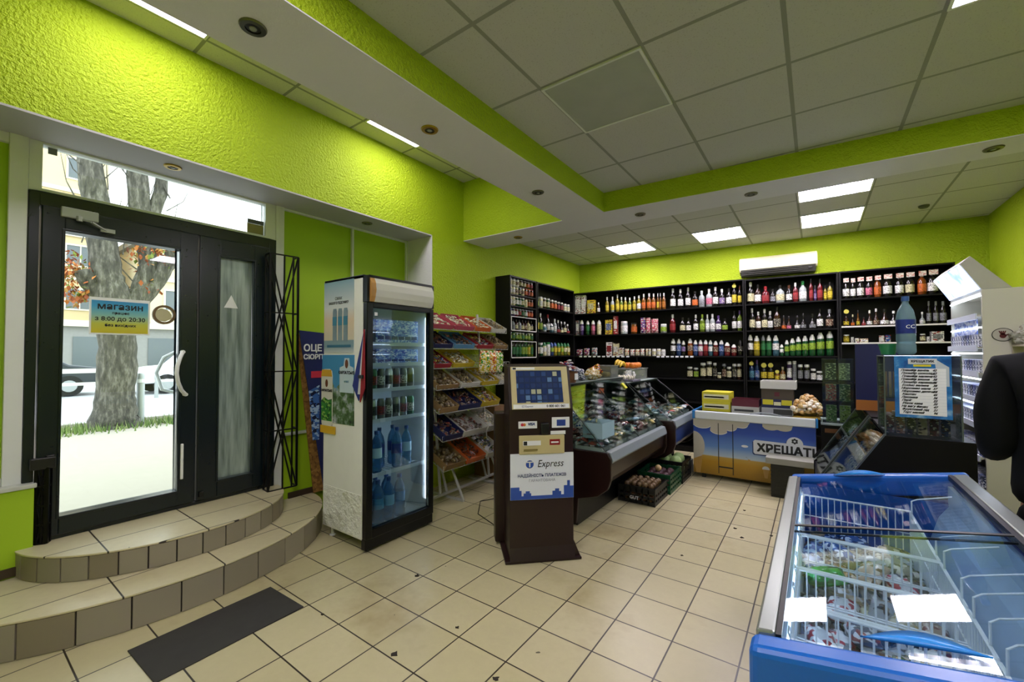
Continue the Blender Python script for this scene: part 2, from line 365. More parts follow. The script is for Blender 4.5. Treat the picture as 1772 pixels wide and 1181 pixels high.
k=NT('foggy_film'); k.b.inputs['Transmission Weight'].default_value=.35; vec=k.pos()[0]
mp=k.new('ShaderNodeMapping'); k.l.new(vec,mp.inputs[0]); mp.inputs['Scale'].default_value=(1,14,1.2)
k.base(k.ramp(k.noise(mp.outputs[0],2.2,4),[(.3,'#5d6c66'),(.7,'#a3b1aa')])); k.rough(.35); M_FOG=k.m
MB().box(-3.885,-3.879,1.34,1.595,.497,2.26).build('frosted_pane',M_FOG,l2)
M_W=mat('white_paint','#e6e8ea',.4); M_K=mat('black_paint','#0c0c0e',.4); M_INK=mat('black_ink','#101418',.5)
MB().prism([(1.39,1.86),(1.49,1.86),(1.44,1.965)],-3.878,-3.876,'x').build('sticker',M_W,l2)
m=MB(); m.path([(-3.80,1.10,1.50),(-3.765,1.075,1.46),(-3.75,1.055,1.40),(-3.748,1.05,1.345),(-3.75,1.06,1.28),(-3.765,1.085,1.22),(-3.80,1.12,1.185)],.013,8)
for z,y in ((1.50,1.10),(1.185,1.12)): m.rod((-3.83,y,z),(-3.79,y,z),.014,n=8)
m.build('handle',M_W,l1,smooth=True)
m=MB(); m.path([(-3.96,1.10,1.50),(-3.99,1.04,1.46),(-4.01,1.0,1.345),(-3.99,1.03,1.22),(-3.96,1.12,1.185)],.013,8); m.build('handle',M_W,l1,smooth=True)
MB().box(-3.828,-3.812,1.10,1.118,.56,.82).build('pull_bar',M_W,l1,bevel=.004)
MB().box(-3.826,-3.80,1.215,1.245,.40,.44).build('door_stop',M_K,l2,bevel=.004)
m=MB(); m.box(-3.85,-3.80,.47,.64,2.345,2.41); c=m.build('door_closer',mat('silver_grey','#a6aaa8',.35,.3),d,bevel=.006)
m=MB(); m.bar((-3.80,.55,2.345),(-3.76,.60,2.33),.018,.008); m.bar((-3.76,.60,2.33),(-3.81,.68,2.30),.018,.008); m.rod((-3.79,.55,2.33),(-3.79,.55,2.36),.015,n=10); m.box(-3.83,-3.80,.65,.72,2.29,2.315); m.build('closer_arm',mat('silver_grey','#a6aaa8',.35,.3),c)
m=MB(); m.box(-3.835,-3.79,.365,.47,.79,.86); m.box(-3.83,-3.80,.43,.47,.80,.87); m.build('lock_bracket',mat('black_paint','#0c0c0e',.4),d,bevel=.006)
# opening hours sign on the glass
k=NT('sky_to_yellow_print'); z=k.pos()[3]; k.base(k.ramp(k.math('DIVIDE',k.math('SUBTRACT',z,1.63),.22),[(0,'#c8b92a'),(.28,'#bcc04a'),(.55,'#7fb7b4'),(.8,'#3f9cc8'),(1,'#2f86c0')])); k.rough(.35)
sg=thing('opening_hours_sign','blue and yellow paper sign with opening hours on glass door','sign',(0,0,0))
MB().box(-3.878,-3.875,.615,.925,1.618,1.865).build('sheet',M_W,sg)
MB().box(-3.8755,-3.8735,.625,.915,1.628,1.845).build('printed_panel',k.m,sg)
for t,zz,sz,bd in (('магазин',1.806,.060,.0011),('працює',1.764,.024,.0006),('з 8:00 до 20:30',1.723,.040,.0007),('без вихідних',1.680,.026,.0006)):
    text(t,sz,(-3.873,.77,zz),(0,1,0),(0,0,1),M_INK,sg,bold=bd,ext=.0004,sx=1.0)
rg=thing('round_plaque','brown rimmed oval plaque hanging on the glass door beside the hours sign','plaque',(0,0,0))
m=MB(); m.disc((1.003,1.772),.068,.070,-3.878,.02,'x',24,.76); m.build('rim',mat('brown_rim','#6a5436',.4,var=.3),rg)
m=MB(); m.prism([(.95,1.755),(.96,1.80),(.985,1.818),(1.025,1.808),(1.048,1.775),(1.048,1.745),(1.01,1.722),(.97,1.728)],-3.876,-3.866,'x'); m.build('centre',mat('cream_paper','#bcb594',.5,var=.15),rg)
# steps
M_RISER=palette('riser_tile',['#8c8474','#857b69','#938b7c','#7d7464','#9a9282'],.4,.5)
def ell(cy,a,b,n,y0=None):
    return [(XD+a*math.sin(PI*i/n),cy-b*math.cos(PI*i/n)) for i in range(n+1)]
def step(nm,cy,a,b,z0,z1,n,lab):
    o=MB().prism(ell(cy,a-.012,b-.012,40),z0,z1-.012,'z').build(nm,M_GROUT); tag(o,lab,'step',None,'structure')
    MB().prism(ell(cy,a+.004,b+.004,48),z1-.012,z1,'z').build('tread',M_STEPTOP,o,bevel=.004)
    # arc-length segments
    P=ell(cy,a,b,400); L=[0]
    for i in range(400): L.append(L[-1]+math.dist(P[i],P[i+1]))
    m=MB(); g=.008
    def at(s_):
        for i in range(400):
            if L[i+1]>=s_:
                t=(s_-L[i])/(L[i+1]-L[i]); return (P[i][0]*(1-t)+P[i+1][0]*t,P[i][1]*(1-t)+P[i+1][1]*t)
        return P[-1]
    for s in range(n):
        a0,a1=L[-1]*s/n+g/2,L[-1]*(s+1)/n-g/2; pts=[at(a0+(a1-a0)*j/8) for j in range(9)]
        outer=pts; inn=[(XD+(x-XD)*(1-.012/a),cy+(y-cy)*(1-.012/b)) for x,y in pts]
        if len(pts)>1: m.prism(outer+inn[::-1],z0+.003,z1-.014,'z')
    m.build('riser_tiles',M_RISER,o)
    return o
step('entry_step',.98,.885,1.135,0,.19,15,'lower curved tiled entrance step, wider one')
step('entry_step',1.06,.62,.745,.19,.34,16,'upper curved tiled entrance step under the door')
# folding security grilles
def grille(name,loc,rz,wd,z0,z1,lab,depth=.10):
    g=thing(name,lab,'security grille',loc,rz); M=mat('black_steel','#0b0b0d',.35,.6)
    m=MB(); r=.007
    xs=(0,wd)
    for x in xs: m.bar((x,0,z0),(x,0,z1),.016,.016)
    m.bar((wd*.82,0,z0),(wd*.82,0,z1),.010,.010)
    nz=4; H=(z1-z0)
    for i in range(nz+1): m.bar((0,0,z0+H*i/nz),(wd,0,z0+H*i/nz),.014,.010)
    m.build('frame',M,g)
    m=MB()
    for i in range(0,nz,2):
        a,b_,c_=z0+H*i/nz,z0+H*(i+1)/nz,z0+H*(i+2)/nz
        for x in xs: m.rod((x,0,a),(wd/2,0,b_),r); m.rod((x,0,c_),(wd/2,0,b_),r)
        m.rod((wd/2,0,a),(wd/2,0,c_),r)
    m.build('diagonal_bars',M,g)
    m=MB()
    for i in range(0,nz,2):
        a,b_,c_=z0+H*i/nz,z0+H*(i+1)/nz,z0+H*(i+2)/nz
        m.rod((0,depth,a),(wd/2,depth,b_),r); m.rod((wd,depth,a),(wd/2,depth,b_),r); m.rod((0,depth,c_),(wd/2,depth,b_),r); m.rod((wd,depth,c_),(wd/2,depth,b_),r)
    for x in xs: m.bar((x,depth,z0),(x,depth,z1),.012,.012)
    for i in range(nz+1):
        for x in xs: m.bar((x,0,z0+H*i/nz),(x,depth,z0+H*i/nz),.01,.01)
    m.build('rear_frame',M,g); return g
grille('security_grille',(-3.70,1.66,0),math.radians(85),.225,.342,2.33,'black folded security grille standing open right of the door')
grille('security_grille',(-3.82,.395,0),math.radians(60),.05,.342,.80,'black folded security grille low beside the door hinge',.03)
o=MB().box(-.19,.19,-.345,.345,0,.006).build('floor_mat',mat('charcoal_ribbed_mat','#2f2d2a',.9,var=.25),bevel=.003); o.location=(-2.635,.957,0); o.rotation_euler=(0,0,math.radians(2)); tag(o,'dark grey rectangular mat on tiles before the entrance steps','mat')
# ------------------------------------------------------------------ lights
M_LED0=emis('lit_diffuser','#fff0ff',11.0); M_LEDS=emis('lit_diffuser_strip','#fff6f6',5.8)
def wavy(name,col,st):
    k=NT(name); x=k.pos()[1]; w_=k.math('ADD',.62,k.math('MULTIPLY',k.math('SINE',k.math('MULTIPLY',x,56.0)),.38))
    k.b.inputs['Emission Color'].default_value=lin(col); k.put(k.b.inputs['Emission Strength'],k.math('MULTIPLY',w_,st)); k.base(lin(col)); return k.m
M_LED=wavy('prismatic_lit_diffuser','#fbf0ff',17.0)
def panel(x,y,z,mt,lab,on=True):
    g=thing('ceiling_light',lab,'ceiling light',(x,y,z),0,'square ceiling light panels')
    m=MB(); 
    for a in (-.297,.283): m.box(a,a+.014,-.297,.297,-.012,-.001); m.box(-.283,.283,a,a+.014,-.012,-.001)
    m.build('frame',M_WPVC,g)
    MB().box(-.283,.283,-.283,.283,-.008,-.002).build('diffuser',mt,g)
k=NT('unlit_prismatic'); k.base(k.mix(k.noise(k.pos()[0],6,2),lin('#9fa3a0'),lin('#b0b4b1'))); k.rough(.3); M_OFF=k.m
panel(-2.25,6.19,3.08,M_LED,'lit square ceiling light at far left over back shelves')
panel(-1.03,6.19,3.08,M_LED,'lit square ceiling light, second from left over back shelves')
panel(.17,6.19,3.08,M_LED,'lit square ceiling light just before the air conditioner, back row')
panel(.17,5.05,3.08,M_LED,'lit square ceiling light partly hidden by the white beam')
panel(-.9946,2.3757,3.041,M_OFF,'unlit grey ceiling light panel in the middle coffer')
panel(.8054,2.3757,3.041,M_LED,'lit square ceiling light at top right corner of the coffer')
panel(.2054,-.6243,3.041,M_LED,'lit square ceiling light of the coffer nearest the viewer')
panel(-.9946,.2757,3.041,M_LED,'added unseen ceiling light of the coffer, left one near the viewer')  # extra panel added out of view to brighten the near left side
panel(-2.95,.74,3.57,M_LEDS,'lit ceiling light above the entrance, nearer one, mostly behind beam')
panel(-2.95,2.54,3.57,M_LEDS,'lit ceiling light above the fridge, farther one, mostly behind beam')
M_BRASS=mat('brass','#a88a3c',.3,.9); M_CHROME=mat('dull_chrome','#77756c',.3,.9); M_BULB=mat('unlit_bulb_glass','#8d9090',.15)
def downlight(x,y,z,m_,lab):
    g=thing('downlight',lab,'downlight',(x,y,z),0,'recessed round downlights')
    MB().lathe([(.030,-.003),(.030,-.010),(.048,-.009),(.052,-.003),(.052,-.0005),(.030,-.0005)],24,cap=False).build('rim',m_,g,smooth=True)
    MB().lathe([(.0295,-.001),(.028,-.006),(.016,-.008)],20).build('bulb',M_K,g,smooth=True)
    MB().lathe([(.015,-.0085),(.013,-.012),(.004,-.0135)],16).build('lens',M_BULB,g,smooth=True)
for i,(x,y,z,mm,lab) in enumerate([(-1.89,.77,2.85,M_CHROME,'grey round downlight in the white beam, nearest the viewer'),(-1.89,1.76,2.85,M_BRASS,'brass round downlight in the white beam, second from front'),
  (-1.89,2.99,2.85,M_CHROME,'grey round downlight in the long white beam, third from front'),(-2.82,4.02,2.85,M_BRASS,'round downlight in the cross beam beside the green wall'),
  (-1.38,4.06,2.85,M_CHROME,'round downlight in the cross beam, just right of beam corner'),(-.43,4.10,2.85,M_CHROME,'round downlight in the middle of the cross beam'),(.99,4.14,2.85,M_CHROME,'round downlight at the right end of the cross beam'),
  (-3.64,.98,2.798,M_BRASS,'brass round downlight in soffit above the door'),(-3.64,2.55,2.798,M_CHROME,'round downlight in soffit above the green panels')]): downlight(x,y,z,mm,lab)
g=thing('smoke_detector','small grey smoke detector on the rear ceiling','smoke detector',(.98,6.28,3.08))
MB().lathe([(.03,-.03),(.045,-.018),(.048,-.0005)],16).build('housing',mat('grey_green_plastic','#5b6152',.5),g,smooth=True)
# split air conditioner
a=thing('air_conditioner','cream split air conditioner high on the back wall','air conditioner',BW(2.575,.002,2.58),TH)
m=MB(); m.prism([(0,.04),(0,.27),(-.14,.27),(-.19,.235),(-.20,.095),(-.17,.06)],0,.92,'x'); m.v=[(x,y,z) for x,y,z in m.v]; m.build('body',mat('cream_plastic','#d9d5ae',.35,var=.04),a,bevel=.01)
m=MB(); m.prism([(-.165,.004),(-.198,.092),(-.165,.0595),(-.03,.040),(-.03,.0)],.02,.90,'x'); m.build('air_outlet',mat('dark_grey_vent','#35352e',.5),a)
m=MB()
for i in range(3): m.bar((.03,-.205+.01*i,.075-.024*i),(.75,-.205+.01*i,.075-.024*i),.006,.008)
m.build('louvre',mat('dark_grey_vent','#35352e',.5),a)
MB().box(.82,.86,-.204,-.19,.045,.06).build('indicator_light',M_K,a)
# ------------------------------------------------------------------ outside
M_ASPH=mat('pale_pavement','#a59c90',.85,var=.06); M_ROAD=mat('road_asphalt','#a9a9aa',.85,var=.05)
tag(MB().box(-9.75,-3.98,-12,16,.20,.30).build('ground',M_ASPH),'pale asphalt pavement outside the door','pavement',None,'structure')
tag(MB().box(-26,-9.9,-30,40,.12,.20).build('ground_road',M_ROAD),'grey road beyond the tree','road',None,'structure')
tag(MB().box(-9.9,-9.75,-14,18,.15,.36).build('kerb',mat('kerb_stone','#9d9890',.8,var=.1)),'pale kerb stone along the road','kerb',None,'structure')
tag(MB().box(-60,-26,-40,60,.10,.30).build('ground_verge',mat('verge','#8d937c',.9,var=.1)),'verge before the apartment blocks','verge',None,'structure')
# tree
k=NT('bark'); vec=k.pos()[0]; mp=k.new('ShaderNodeMapping'); k.l.new(vec,mp.inputs[0]); mp.inputs['Scale'].default_value=(1,1,.28)
nz=k.noise(mp.outputs[0],16,6,.7); k.base(k.ramp(nz,[(.3,'#2a2824'),(.5,'#57534a'),(.68,'#8a857a')])); k.rough(.95); k.bump(nz,1.0,.05); M_BARK=k.m
TX,TY=-9.32,1.80
tr=thing('street_tree','gnarled grey street tree with cut branches outside the door','tree',(TX,TY,.30))
def limb(nm,pts,rs,seed,par=tr):
    P=[];R=[]
    rg=random.Random(seed)
    for i in range(len(pts)-1):
        for j in range(5):
            t=j/5; a,b=Vector(pts[i]),Vector(pts[i+1]); P.append(a.lerp(b,t)+Vector((rg.uniform(-1,1),rg.uniform(-1,1),0))*.012); R.append((rs[i]*(1-t)+rs[i+1]*t)*rg.uniform(.95,1.07))
    P.append(Vector(pts[-1]));R.append(rs[-1])
    return MB().path(P,R,14).build(nm,M_BARK,par,smooth='all')
limb('trunk',[(0,0,-.05),(0,0,.12),(0,.01,.5),(0,.02,1.3),(0,-.06,2.1),(0,-.14,2.5),(-.05,-.22,3.3),(-.1,-.33,4.3),(-.1,-.36,5.6)],[.36,.30,.25,.235,.25,.20,.17,.15,.13],1)
limb('branch',[(0,.06,1.75),(-.02,.30,2.25),(-.05,.42,2.75),(-.1,.30,3.4),(-.1,.24,4.4),(-.1,.26,5.4)],[.16,.15,.135,.14,.14,.11],2)
limb('branch',[(-.03,.24,2.0),(0,.50,2.45),(.05,.70,2.9),(.05,.76,3.15)],[.13,.12,.11,.12],3)
limb('branch',[(0,-.16,2.1),(.05,-.36,2.35),(.1,-.42,2.5)],[.13,.11,.10],4)
limb('branch',[(-.1,.34,3.2),(-.1,.54,3.9),(-.1,.62,4.6),(-.1,.60,5.2)],[.09,.10,.09,.07],5)
M_LEAF=palette('autumn_leaves',['#a4562a','#c2783a','#8a4226','#b98b4a','#7c8a3a'],.7)
for i,(y,z,r,n_) in enumerate([(.42,2.95,.30,260),(.38,2.35,.14,90),(-.55,2.5,.24,200),(-.45,2.1,.16,110)]):
    m=MB();rg=random.Random(i)
    for q in range(n_):
        c_=Vector((rg.gauss(0,r*.5),y+rg.gauss(0,r*.6),z+rg.gauss(0,r*.5))); R=Matrix.Translation(c_)@Matrix.Rotation(rg.uniform(0,6),4,'Z')@Matrix.Rotation(rg.uniform(0,3),4,'X')
        s_=rg.uniform(.03,.055); m._a([R@Vector(p) for p in ((0,-s_,0),(s_*.6,0,.008),(0,s_,0),(-s_*.6,0,.008))],[(0,1,2,3)])
    o=m.build('leaves',M_LEAF,tr); o['kind']='stuff'
m=MB();rg=random.Random(5)
for i in range(26):
    y0=rg.uniform(-.5,.7);z0=rg.uniform(2.4,4.2);a=rg.uniform(-1,1)
    m.path([(0,y0,z0),(-.05,y0+a*.3,z0+.25),(-.1,y0+a*.5,z0+.7)],[.012,.008,.003],4)
m.build('twigs',M_BARK,tr)
M_GR=palette('grass_blades',['#5f7a3c','#788f4c','#566b34','#8f9a62'],.8)
m=MB();rg=random.Random(3)
for i in range(1500):
    y=rg.uniform(.2,3.6); x=TX+.12+rg.gauss(0,.22); h=rg.uniform(.05,.16); a=rg.uniform(0,6.3)
    if y>1.5 and y<2.1 and abs(x-TX)<.2: continue
    dx,dy=math.cos(a)*.012,math.sin(a)*.012; m._a([(x-dx,y-dy,.30),(x+dx,y+dy,.30),(x+rg.uniform(-.04,.04),y+rg.uniform(-.04,.04),.30+h)],[(0,1,2)])
tag(m.build('grass',M_GR),'green grass growing around the base of the street tree','grass',None,'stuff')
M_GALV=mat('galvanised_steel','#a4a8a8',.5,.4)
b=thing('bollard','grey metal bollard on the kerb right of the tree','bollard',(-9.5,2.16,.30)); MB().lathe([(.055,0),(.055,.82),(.04,.86)],14).build('post',M_GALV,b,smooth=True); MB().lathe([(.065,.70),(.065,.76)],14).build('band',M_W,b)
r=thing('guard_rail','long pale guard rail across the road','guard rail',(-16,0,.20))
m=MB(); m.bar((0,-8,.85),(0,16,.85),.05,.12); m.bar((0,-8,.5),(0,16,.5),.05,.08); m.build('rail',mat('pale_rail','#c9c6be',.5,.2),r)
for i in range(9): MB().box(-.04,.04,-8+i*3-.04,-8+i*3+.04,0,.85).build('post',M_GALV,r)
def car(x,y,col,lab,body='sedan'):
    c=thing('parked_car',lab,'car',(x,y,.20),math.radians(90))
    P=[(-2.1,.35),(-2.1,.75),(-1.5,.88),(-1.0,.93),(-.55,1.38),(.7,1.42),(1.35,.98),(2.0,.88),(2.15,.55),(2.1,.32)]
    MB().prism(P,-.85,.85,'y').build('body',mat('car_'+col[1:],col,.3),c,bevel=.06)
    MB().prism([(-.92,.96),(-.52,1.33),(.66,1.37),(1.2,1.0)],-.86,.86,'y').build('windows',mat('car_glass','#20262a',.1),c)
    for wx in (-1.3,1.35):
        for s_ in (-1,1):
            m=MB(); m.rod((wx,s_*.70,.32),(wx,s_*.88,.32),.32,n=18); wh=m.build('wheel',mat('tyre','#161616',.8),c)
            m=MB(); m.rod((wx,s_*.86,.32),(wx,s_*.895,.32),.18,n=14); m.build('rim',M_GALV,wh)
car(-18.2,5.9,'#d8dadb','white saloon car across the road, right of the tree')
car(-19.5,1.2,'#31363c','dark saloon car across the road, behind the tree trunk')
car(-18.0,12.0,'#8a2320','dark red car across the road, far right')
# apartment blocks
M_BLD=mat('yellow_plaster','#cdb98f',.8,var=.06); M_BLD2=mat('cream_plaster','#ccbc9c',.8,var=.05); M_WIN=mat('window_dark','#5d6467',.2); M_BAND=mat('pale_band','#d8d0bd',.8)
def block(x,y0,y1,h,m_,lab,nw,nf):
    b=thing('apartment_building',lab,'building',(x,0,.30)); MB().box(-12,0,y0,y1,0,h).build('wall',m_,b)
    for f in range(nf):
        for i in range(nw):
            y=y0+(i+.5)*(y1-y0)/nw; z=2.0+f*2.9
            w_=MB(); fr(w_,y-.75,y+.75,z-.75,z+.75,.10,0,.08); w_.box(0,.06,y-.03,y+.03,z-.7,z+.7); w_=w_.build('window',M_BAND,b)
            MB().box(.0,.03,y-.68,y+.68,z-.68,z+.68).build('pane',M_WIN,w_)
    m=MB()
    for f in range(nf): m.box(0,.18,y0,y1,.35+f*2.9,.6+f*2.9)
    m.build('floor_band',M_BAND,b); MB().box(-12.3,.3,y0-.3,y1+.3,h,h+.4).build('roof',mat('roof_grey','#8c8a86',.8),b)
block(-40,-6,7.2,16,M_BLD,'yellow apartment block far behind the tree, left of trunk',5,5)
block(-36,8.6,26,9,M_BLD2,'cream low building across the road, right of the tree',6,3)
s=thing('street_shop','low dark shop front across the road beyond the cars','shop',(-30,0,.30))
MB().box(-3,0,-2,16,0,2.6).build('wall',mat('shop_grey','#8f8d8a',.8,var=.15),s)
for i in range(6): MB().box(0,.05,-1.6+i*2.9,.8+i*2.9,.5,2.1).build('window',M_WIN,s)
MB().box(-3.2,.3,-2.2,16.2,2.6,2.9).build('roof',M_BAND,s)
# ------------------------------------------------------------------ goods on shelves
COLS={'K':('#14120f','dark'),'G':('#1d6b35','green'),'A':('#a8661a','amber'),'C':('#b9c0bd','clear'),'R':('#8e1b22','red'),'W':('#dcdcd6','white'),'Y':('#c9b42b','yellow'),'O':('#c4601c','orange'),
 'B':('#2c4f8e','blue'),'T':('#4a7f92','teal'),'P':('#c0667f','pink'),'N':('#4d2a18','brown'),'S':('#7d8084','silver'),'Q':('#cdc79c','cream'),'V':('#5b3f7d','violet'),'L':('#86a52c','lime')}
KNAME={'b':'bottle','p':'bottle','d':'decanter','j':'jar','c':'can','x':'carton','g':'bag'}
KCAT={'b':'bottle','p':'bottle','d':'bottle','j':'jar','c':'can','x':'box','g':'bag'}
def cm(c,kind):
    if kind=='body':
        q=COLS[c][0]; q=q if c in 'CWQSK' else '#'+''.join('%02x'%int(int(q[i:i+2],16)*.6) for i in (1,3,5))
        return mat('glassy_'+COLS[c][1],q if c!='C' else '#8f9794',.12,spec=.6)
    if kind=='label': return printed('label_'+COLS[c][1],COLS[c][0],'#2b2622' if c not in 'KNBV' else '#c9c3a8',None,70,.5,.35)
    if kind=='cap': return mat('cap_'+COLS[c][1],COLS[c][0],.35)
    if kind=='carton': return printed('carton_'+COLS[c][1],COLS[c][0],'#3a3630' if c in 'WQYSC' else '#c9c3a8','#8a2f2a',26,.5,.32)
    return printed('wrap_'+COLS[c][1],COLS[c][0],'#d8d2c0','#b03a2e',30,.25,.45)
MESHC={}
def cached(key,mk):
    if key not in MESHC: MESHC[key]=mk()
    return MESHC[key]
def mobj(name,me,m,parent=None,loc=(0,0,0)):
    me2=me
    if not me2.materials: me2.materials.append(m)
    o=bpy.data.objects.new(name,me2); COL.objects.link(o); o.location=loc
    if me2.materials[0]!=m: o.material_slots[0].link='OBJECT'; o.material_slots[0].material=m
    if parent is not None: o.parent=parent
    return o
def sm(me):
    for p in me.polygons: p.use_smooth=True
    bm=bmesh.new(); bm.from_mesh(me)
    for e in bm.edges:
        if len(e.link_faces)==2 and e.calc_face_angle(0)>math.radians(42): e.smooth=False
    bm.to_mesh(me); bm.free(); return me
def product(kind,h,w,cols,loc,rz,label,group=None,seed=0):
    r=w/2; b,l,c=cols; q=(kind,round(h,2),round(w,2)); n=14
    if kind=='b':
        hb=h*.60; body=cached(q+('b',),lambda:sm(MB().lathe([(r*.9,0),(r,.006),(r,hb),(r*.86,hb+h*.06),(r*.42,hb+h*.15),(r*.34,hb+h*.2),(r*.34,h*.93)],n).mesh('bottle')))
        lab=cached(q+('l',),lambda:sm(MB().lathe([(r*1.02,h*.14),(r*1.03,h*.15),(r*1.03,h*.47),(r*1.02,h*.48)],n,cap=False).mesh('label')))
        cap=cached(q+('c',),lambda:sm(MB().lathe([(r*.40,h*.80),(r*.42,h*.99),(r*.3,h)],n).mesh('cap')))
    elif kind=='p':
        hb=h*.66; body=cached(q+('b',),lambda:sm(MB().lathe([(r*.8,0),(r,.012),(r,h*.2),(r*.93,h*.24),(r,h*.28),(r,hb),(r*.75,hb+h*.1),(r*.36,hb+h*.2),(r*.34,h*.9)],n).mesh('bottle')))
        lab=cached(q+('l',),lambda:sm(MB().lathe([(r*1.02,h*.30),(r*1.025,h*.31),(r*1.025,h*.60),(r*1.02,h*.61)],n,cap=False).mesh('label')))
        cap=cached(q+('c',),lambda:sm(MB().lathe([(r*.86,h*.74),(r*.80,h*.84),(r*.55,h*.92),(r*.42,h*.95),(r*.40,h)],n).mesh('cap')))
    elif kind=='d':
        hb=h*.42; body=cached(q+('b',),lambda:sm(MB().lathe([(r*.85,0),(r,.01),(r*1.0,hb*.7),(r*.75,hb),(r*.3,hb+h*.12),(r*.26,h*.85)],n).mesh('decanter')))
        lab=cached(q+('l',),lambda:sm(MB().lathe([(r*1.02,h*.08),(r*1.03,h*.30)],n,cap=False).mesh('label')))
        cap=cached(q+('c',),lambda:sm(MB().lathe([(r*.34,h*.80),(r*.36,h*.97),(r*.2,h)],n).mesh('cap')))
    elif kind in 'jc':
        body=cached(q+('b',),lambda:sm(MB().lathe([(r*.9,0),(r,.006),(r,h*.80),(r*.86,h*.88),(r*.84,h*.9)],n).mesh('jar')))
        lab=cached(q+('l',),lambda:sm(MB().lathe([(r*1.02,h*.18),(r*1.03,h*.66)],n,cap=False).mesh('label')))
        cap=cached(q+('c',),lambda:sm(MB().lathe([(r*.92,h*.84),(r*.93,h*.98),(r*.8,h)],n).mesh('lid')))
    elif kind=='x':
        d=min(w,.08); body=cached(q+('b',),lambda:MB().box(-r,r,-d/2,d/2,0,h).mesh('carton'))
        lab=cached(q+('l',),lambda:MB().box(-r*.8,r*.8,-d/2-.0015,-d/2,h*.3,h*.75).mesh('label'))
        o=mobj('carton',body,cm(b,'carton')); o.location=loc; o.rotation_euler=(0,0,rz); mobj('label',lab,cm(l,'label'),o); return tag(o,label,'box',group)
    else:
        def mk():
            R=Matrix.Rotation(PI/2,4,'X'); return sm(MB().pillow(w,h,min(w*.55,.07),Matrix.Translation((0,min(w*.55,.07)/2,h/2))@R,6,8,3).mesh('bag'))
        body=cached(q+('b',),mk); o=mobj('bag',body,cm(b,'wrap')); o.location=loc; o.rotation_euler=(0,0,rz); return tag(o,label,'bag',group)
    nm=KNAME[kind]
    o=mobj(nm,body,cm(b,'body')); o.location=loc; o.rotation_euler=(0,0,rz)
    mobj('label',lab,cm(l,'label'),o); mobj('lid' if kind in 'jc' else 'cap',cap,cm(c,'cap'),o)
    return tag(o,label,KCAT[kind],group)
def describe(kind,cols):
    b,l,c=[COLS[x][1] for x in cols]
    n={'b':'glass bottle','p':'plastic bottle','d':'squat decanter','j':'jar','c':'can','x':'carton','g':'bag'}[kind]
    if kind=='g': return f'{b} printed {n}'
    if kind=='x': return f'{b} {n} with {l} front'
    return f'{b} {n}, {l} label'
ROWS=[]
ROWS.append(('wide back shelving','top',2.17,0.22,[(0.018, 0.336, 0.1, 'x', 'W', 'W', 'W'), (0.18, 0.323, 0.074, 'x', 'W', 'W', 'W'), (0.319, 0.229, 0.131, 'x', 'Y', 'Q', 'Y'), (0.445, 0.183, 0.049, 'b', 'N', 'W', 'W'), (0.599, 0.264, 0.061, 'b', 'Y', 'Y', 'W'), (0.692, 0.257, 0.061, 'b', 'C', 'Y', 'W'), (0.776, 0.296, 0.061, 'b', 'Y', 'Y', 'W'), (0.845, 0.246, 0.054, 'b', 'L', 'Y', 'W'), (0.912, 0.241, 0.057, 'b', 'Y', 'Y', 'W'), (0.983, 0.227, 0.057, 'b', 'L', 'Y', 'W'), (1.06, 0.239, 0.057, 'b', 'Y', 'Y', 'W'), (1.133, 0.251, 0.063, 'b', 'Y', 'W', 'W'), (1.211, 0.271, 0.063, 'b', 'A', 'O', 'W'), (1.296, 0.273, 0.069, 'b', 'A', 'O', 'W'), (1.367, 0.258, 0.059, 'b', 'A', 'O', 'W'), (1.431, 0.262, 0.053, 'b', 'A', 'Y', 'W'), (1.444, 0.261, 0.053, 'b', 'A', 'A', 'W'), (1.525, 0.26, 0.053, 'b', 'A', 'A', 'W'), (1.66, 0.319, 0.078, 'b', 'K', 'W', 'W'), (1.771, 0.302, 0.077, 'b', 'K', 'W', 'W'), (1.88, 0.317, 0.071, 'b', 'K', 'W', 'W'), (1.978, 0.251, 0.08, 'b', 'K', 'O', 'K'), (2.072, 0.252, 0.077, 'b', 'C', 'S', 'C'), (2.173, 0.268, 0.083, 'b', 'C', 'P', 'W'), (2.26, 0.292, 0.073, 'b', 'K', 'W', 'W'), (2.346, 0.253, 0.073, 'b', 'K', 'V', 'W'), (2.438, 0.253, 0.076, 'b', 'K', 'W', 'K'), (2.509, 0.325, 0.064, 'b', 'K', 'Y', 'Y'), (2.577, 0.288, 0.052, 'b', 'K', 'Y', 'N')]))
ROWS.append(('shelving below the air conditioner','top',2.17,0.22,[(2.703, 0.32, 0.094, 'b', 'K', 'Q', 'W'), (2.802, 0.275, 0.085, 'b', 'N', 'W', 'K'), (2.896, 0.244, 0.088, 'b', 'R', 'R', 'R'), (2.982, 0.199, 0.064, 'b', 'K', 'S', 'K'), (3.068, 0.244, 0.1, 'b', 'C', 'Q', 'K'), (3.169, 0.235, 0.085, 'b', 'K', 'W', 'N'), (3.243, 0.258, 0.076, 'b', 'R', 'R', 'W'), (3.325, 0.279, 0.085, 'b', 'C', 'W', 'G'), (3.415, 0.302, 0.07, 'b', 'R', 'R', 'K'), (3.46, 0.207, 0.048, 'b', 'V', 'V', 'K'), (3.512, 0.292, 0.067, 'b', 'R', 'R', 'K'), (3.568, 0.197, 0.045, 'b', 'Y', 'Y', 'K'), (3.618, 0.237, 0.067, 'b', 'Y', 'Y', 'K')]))
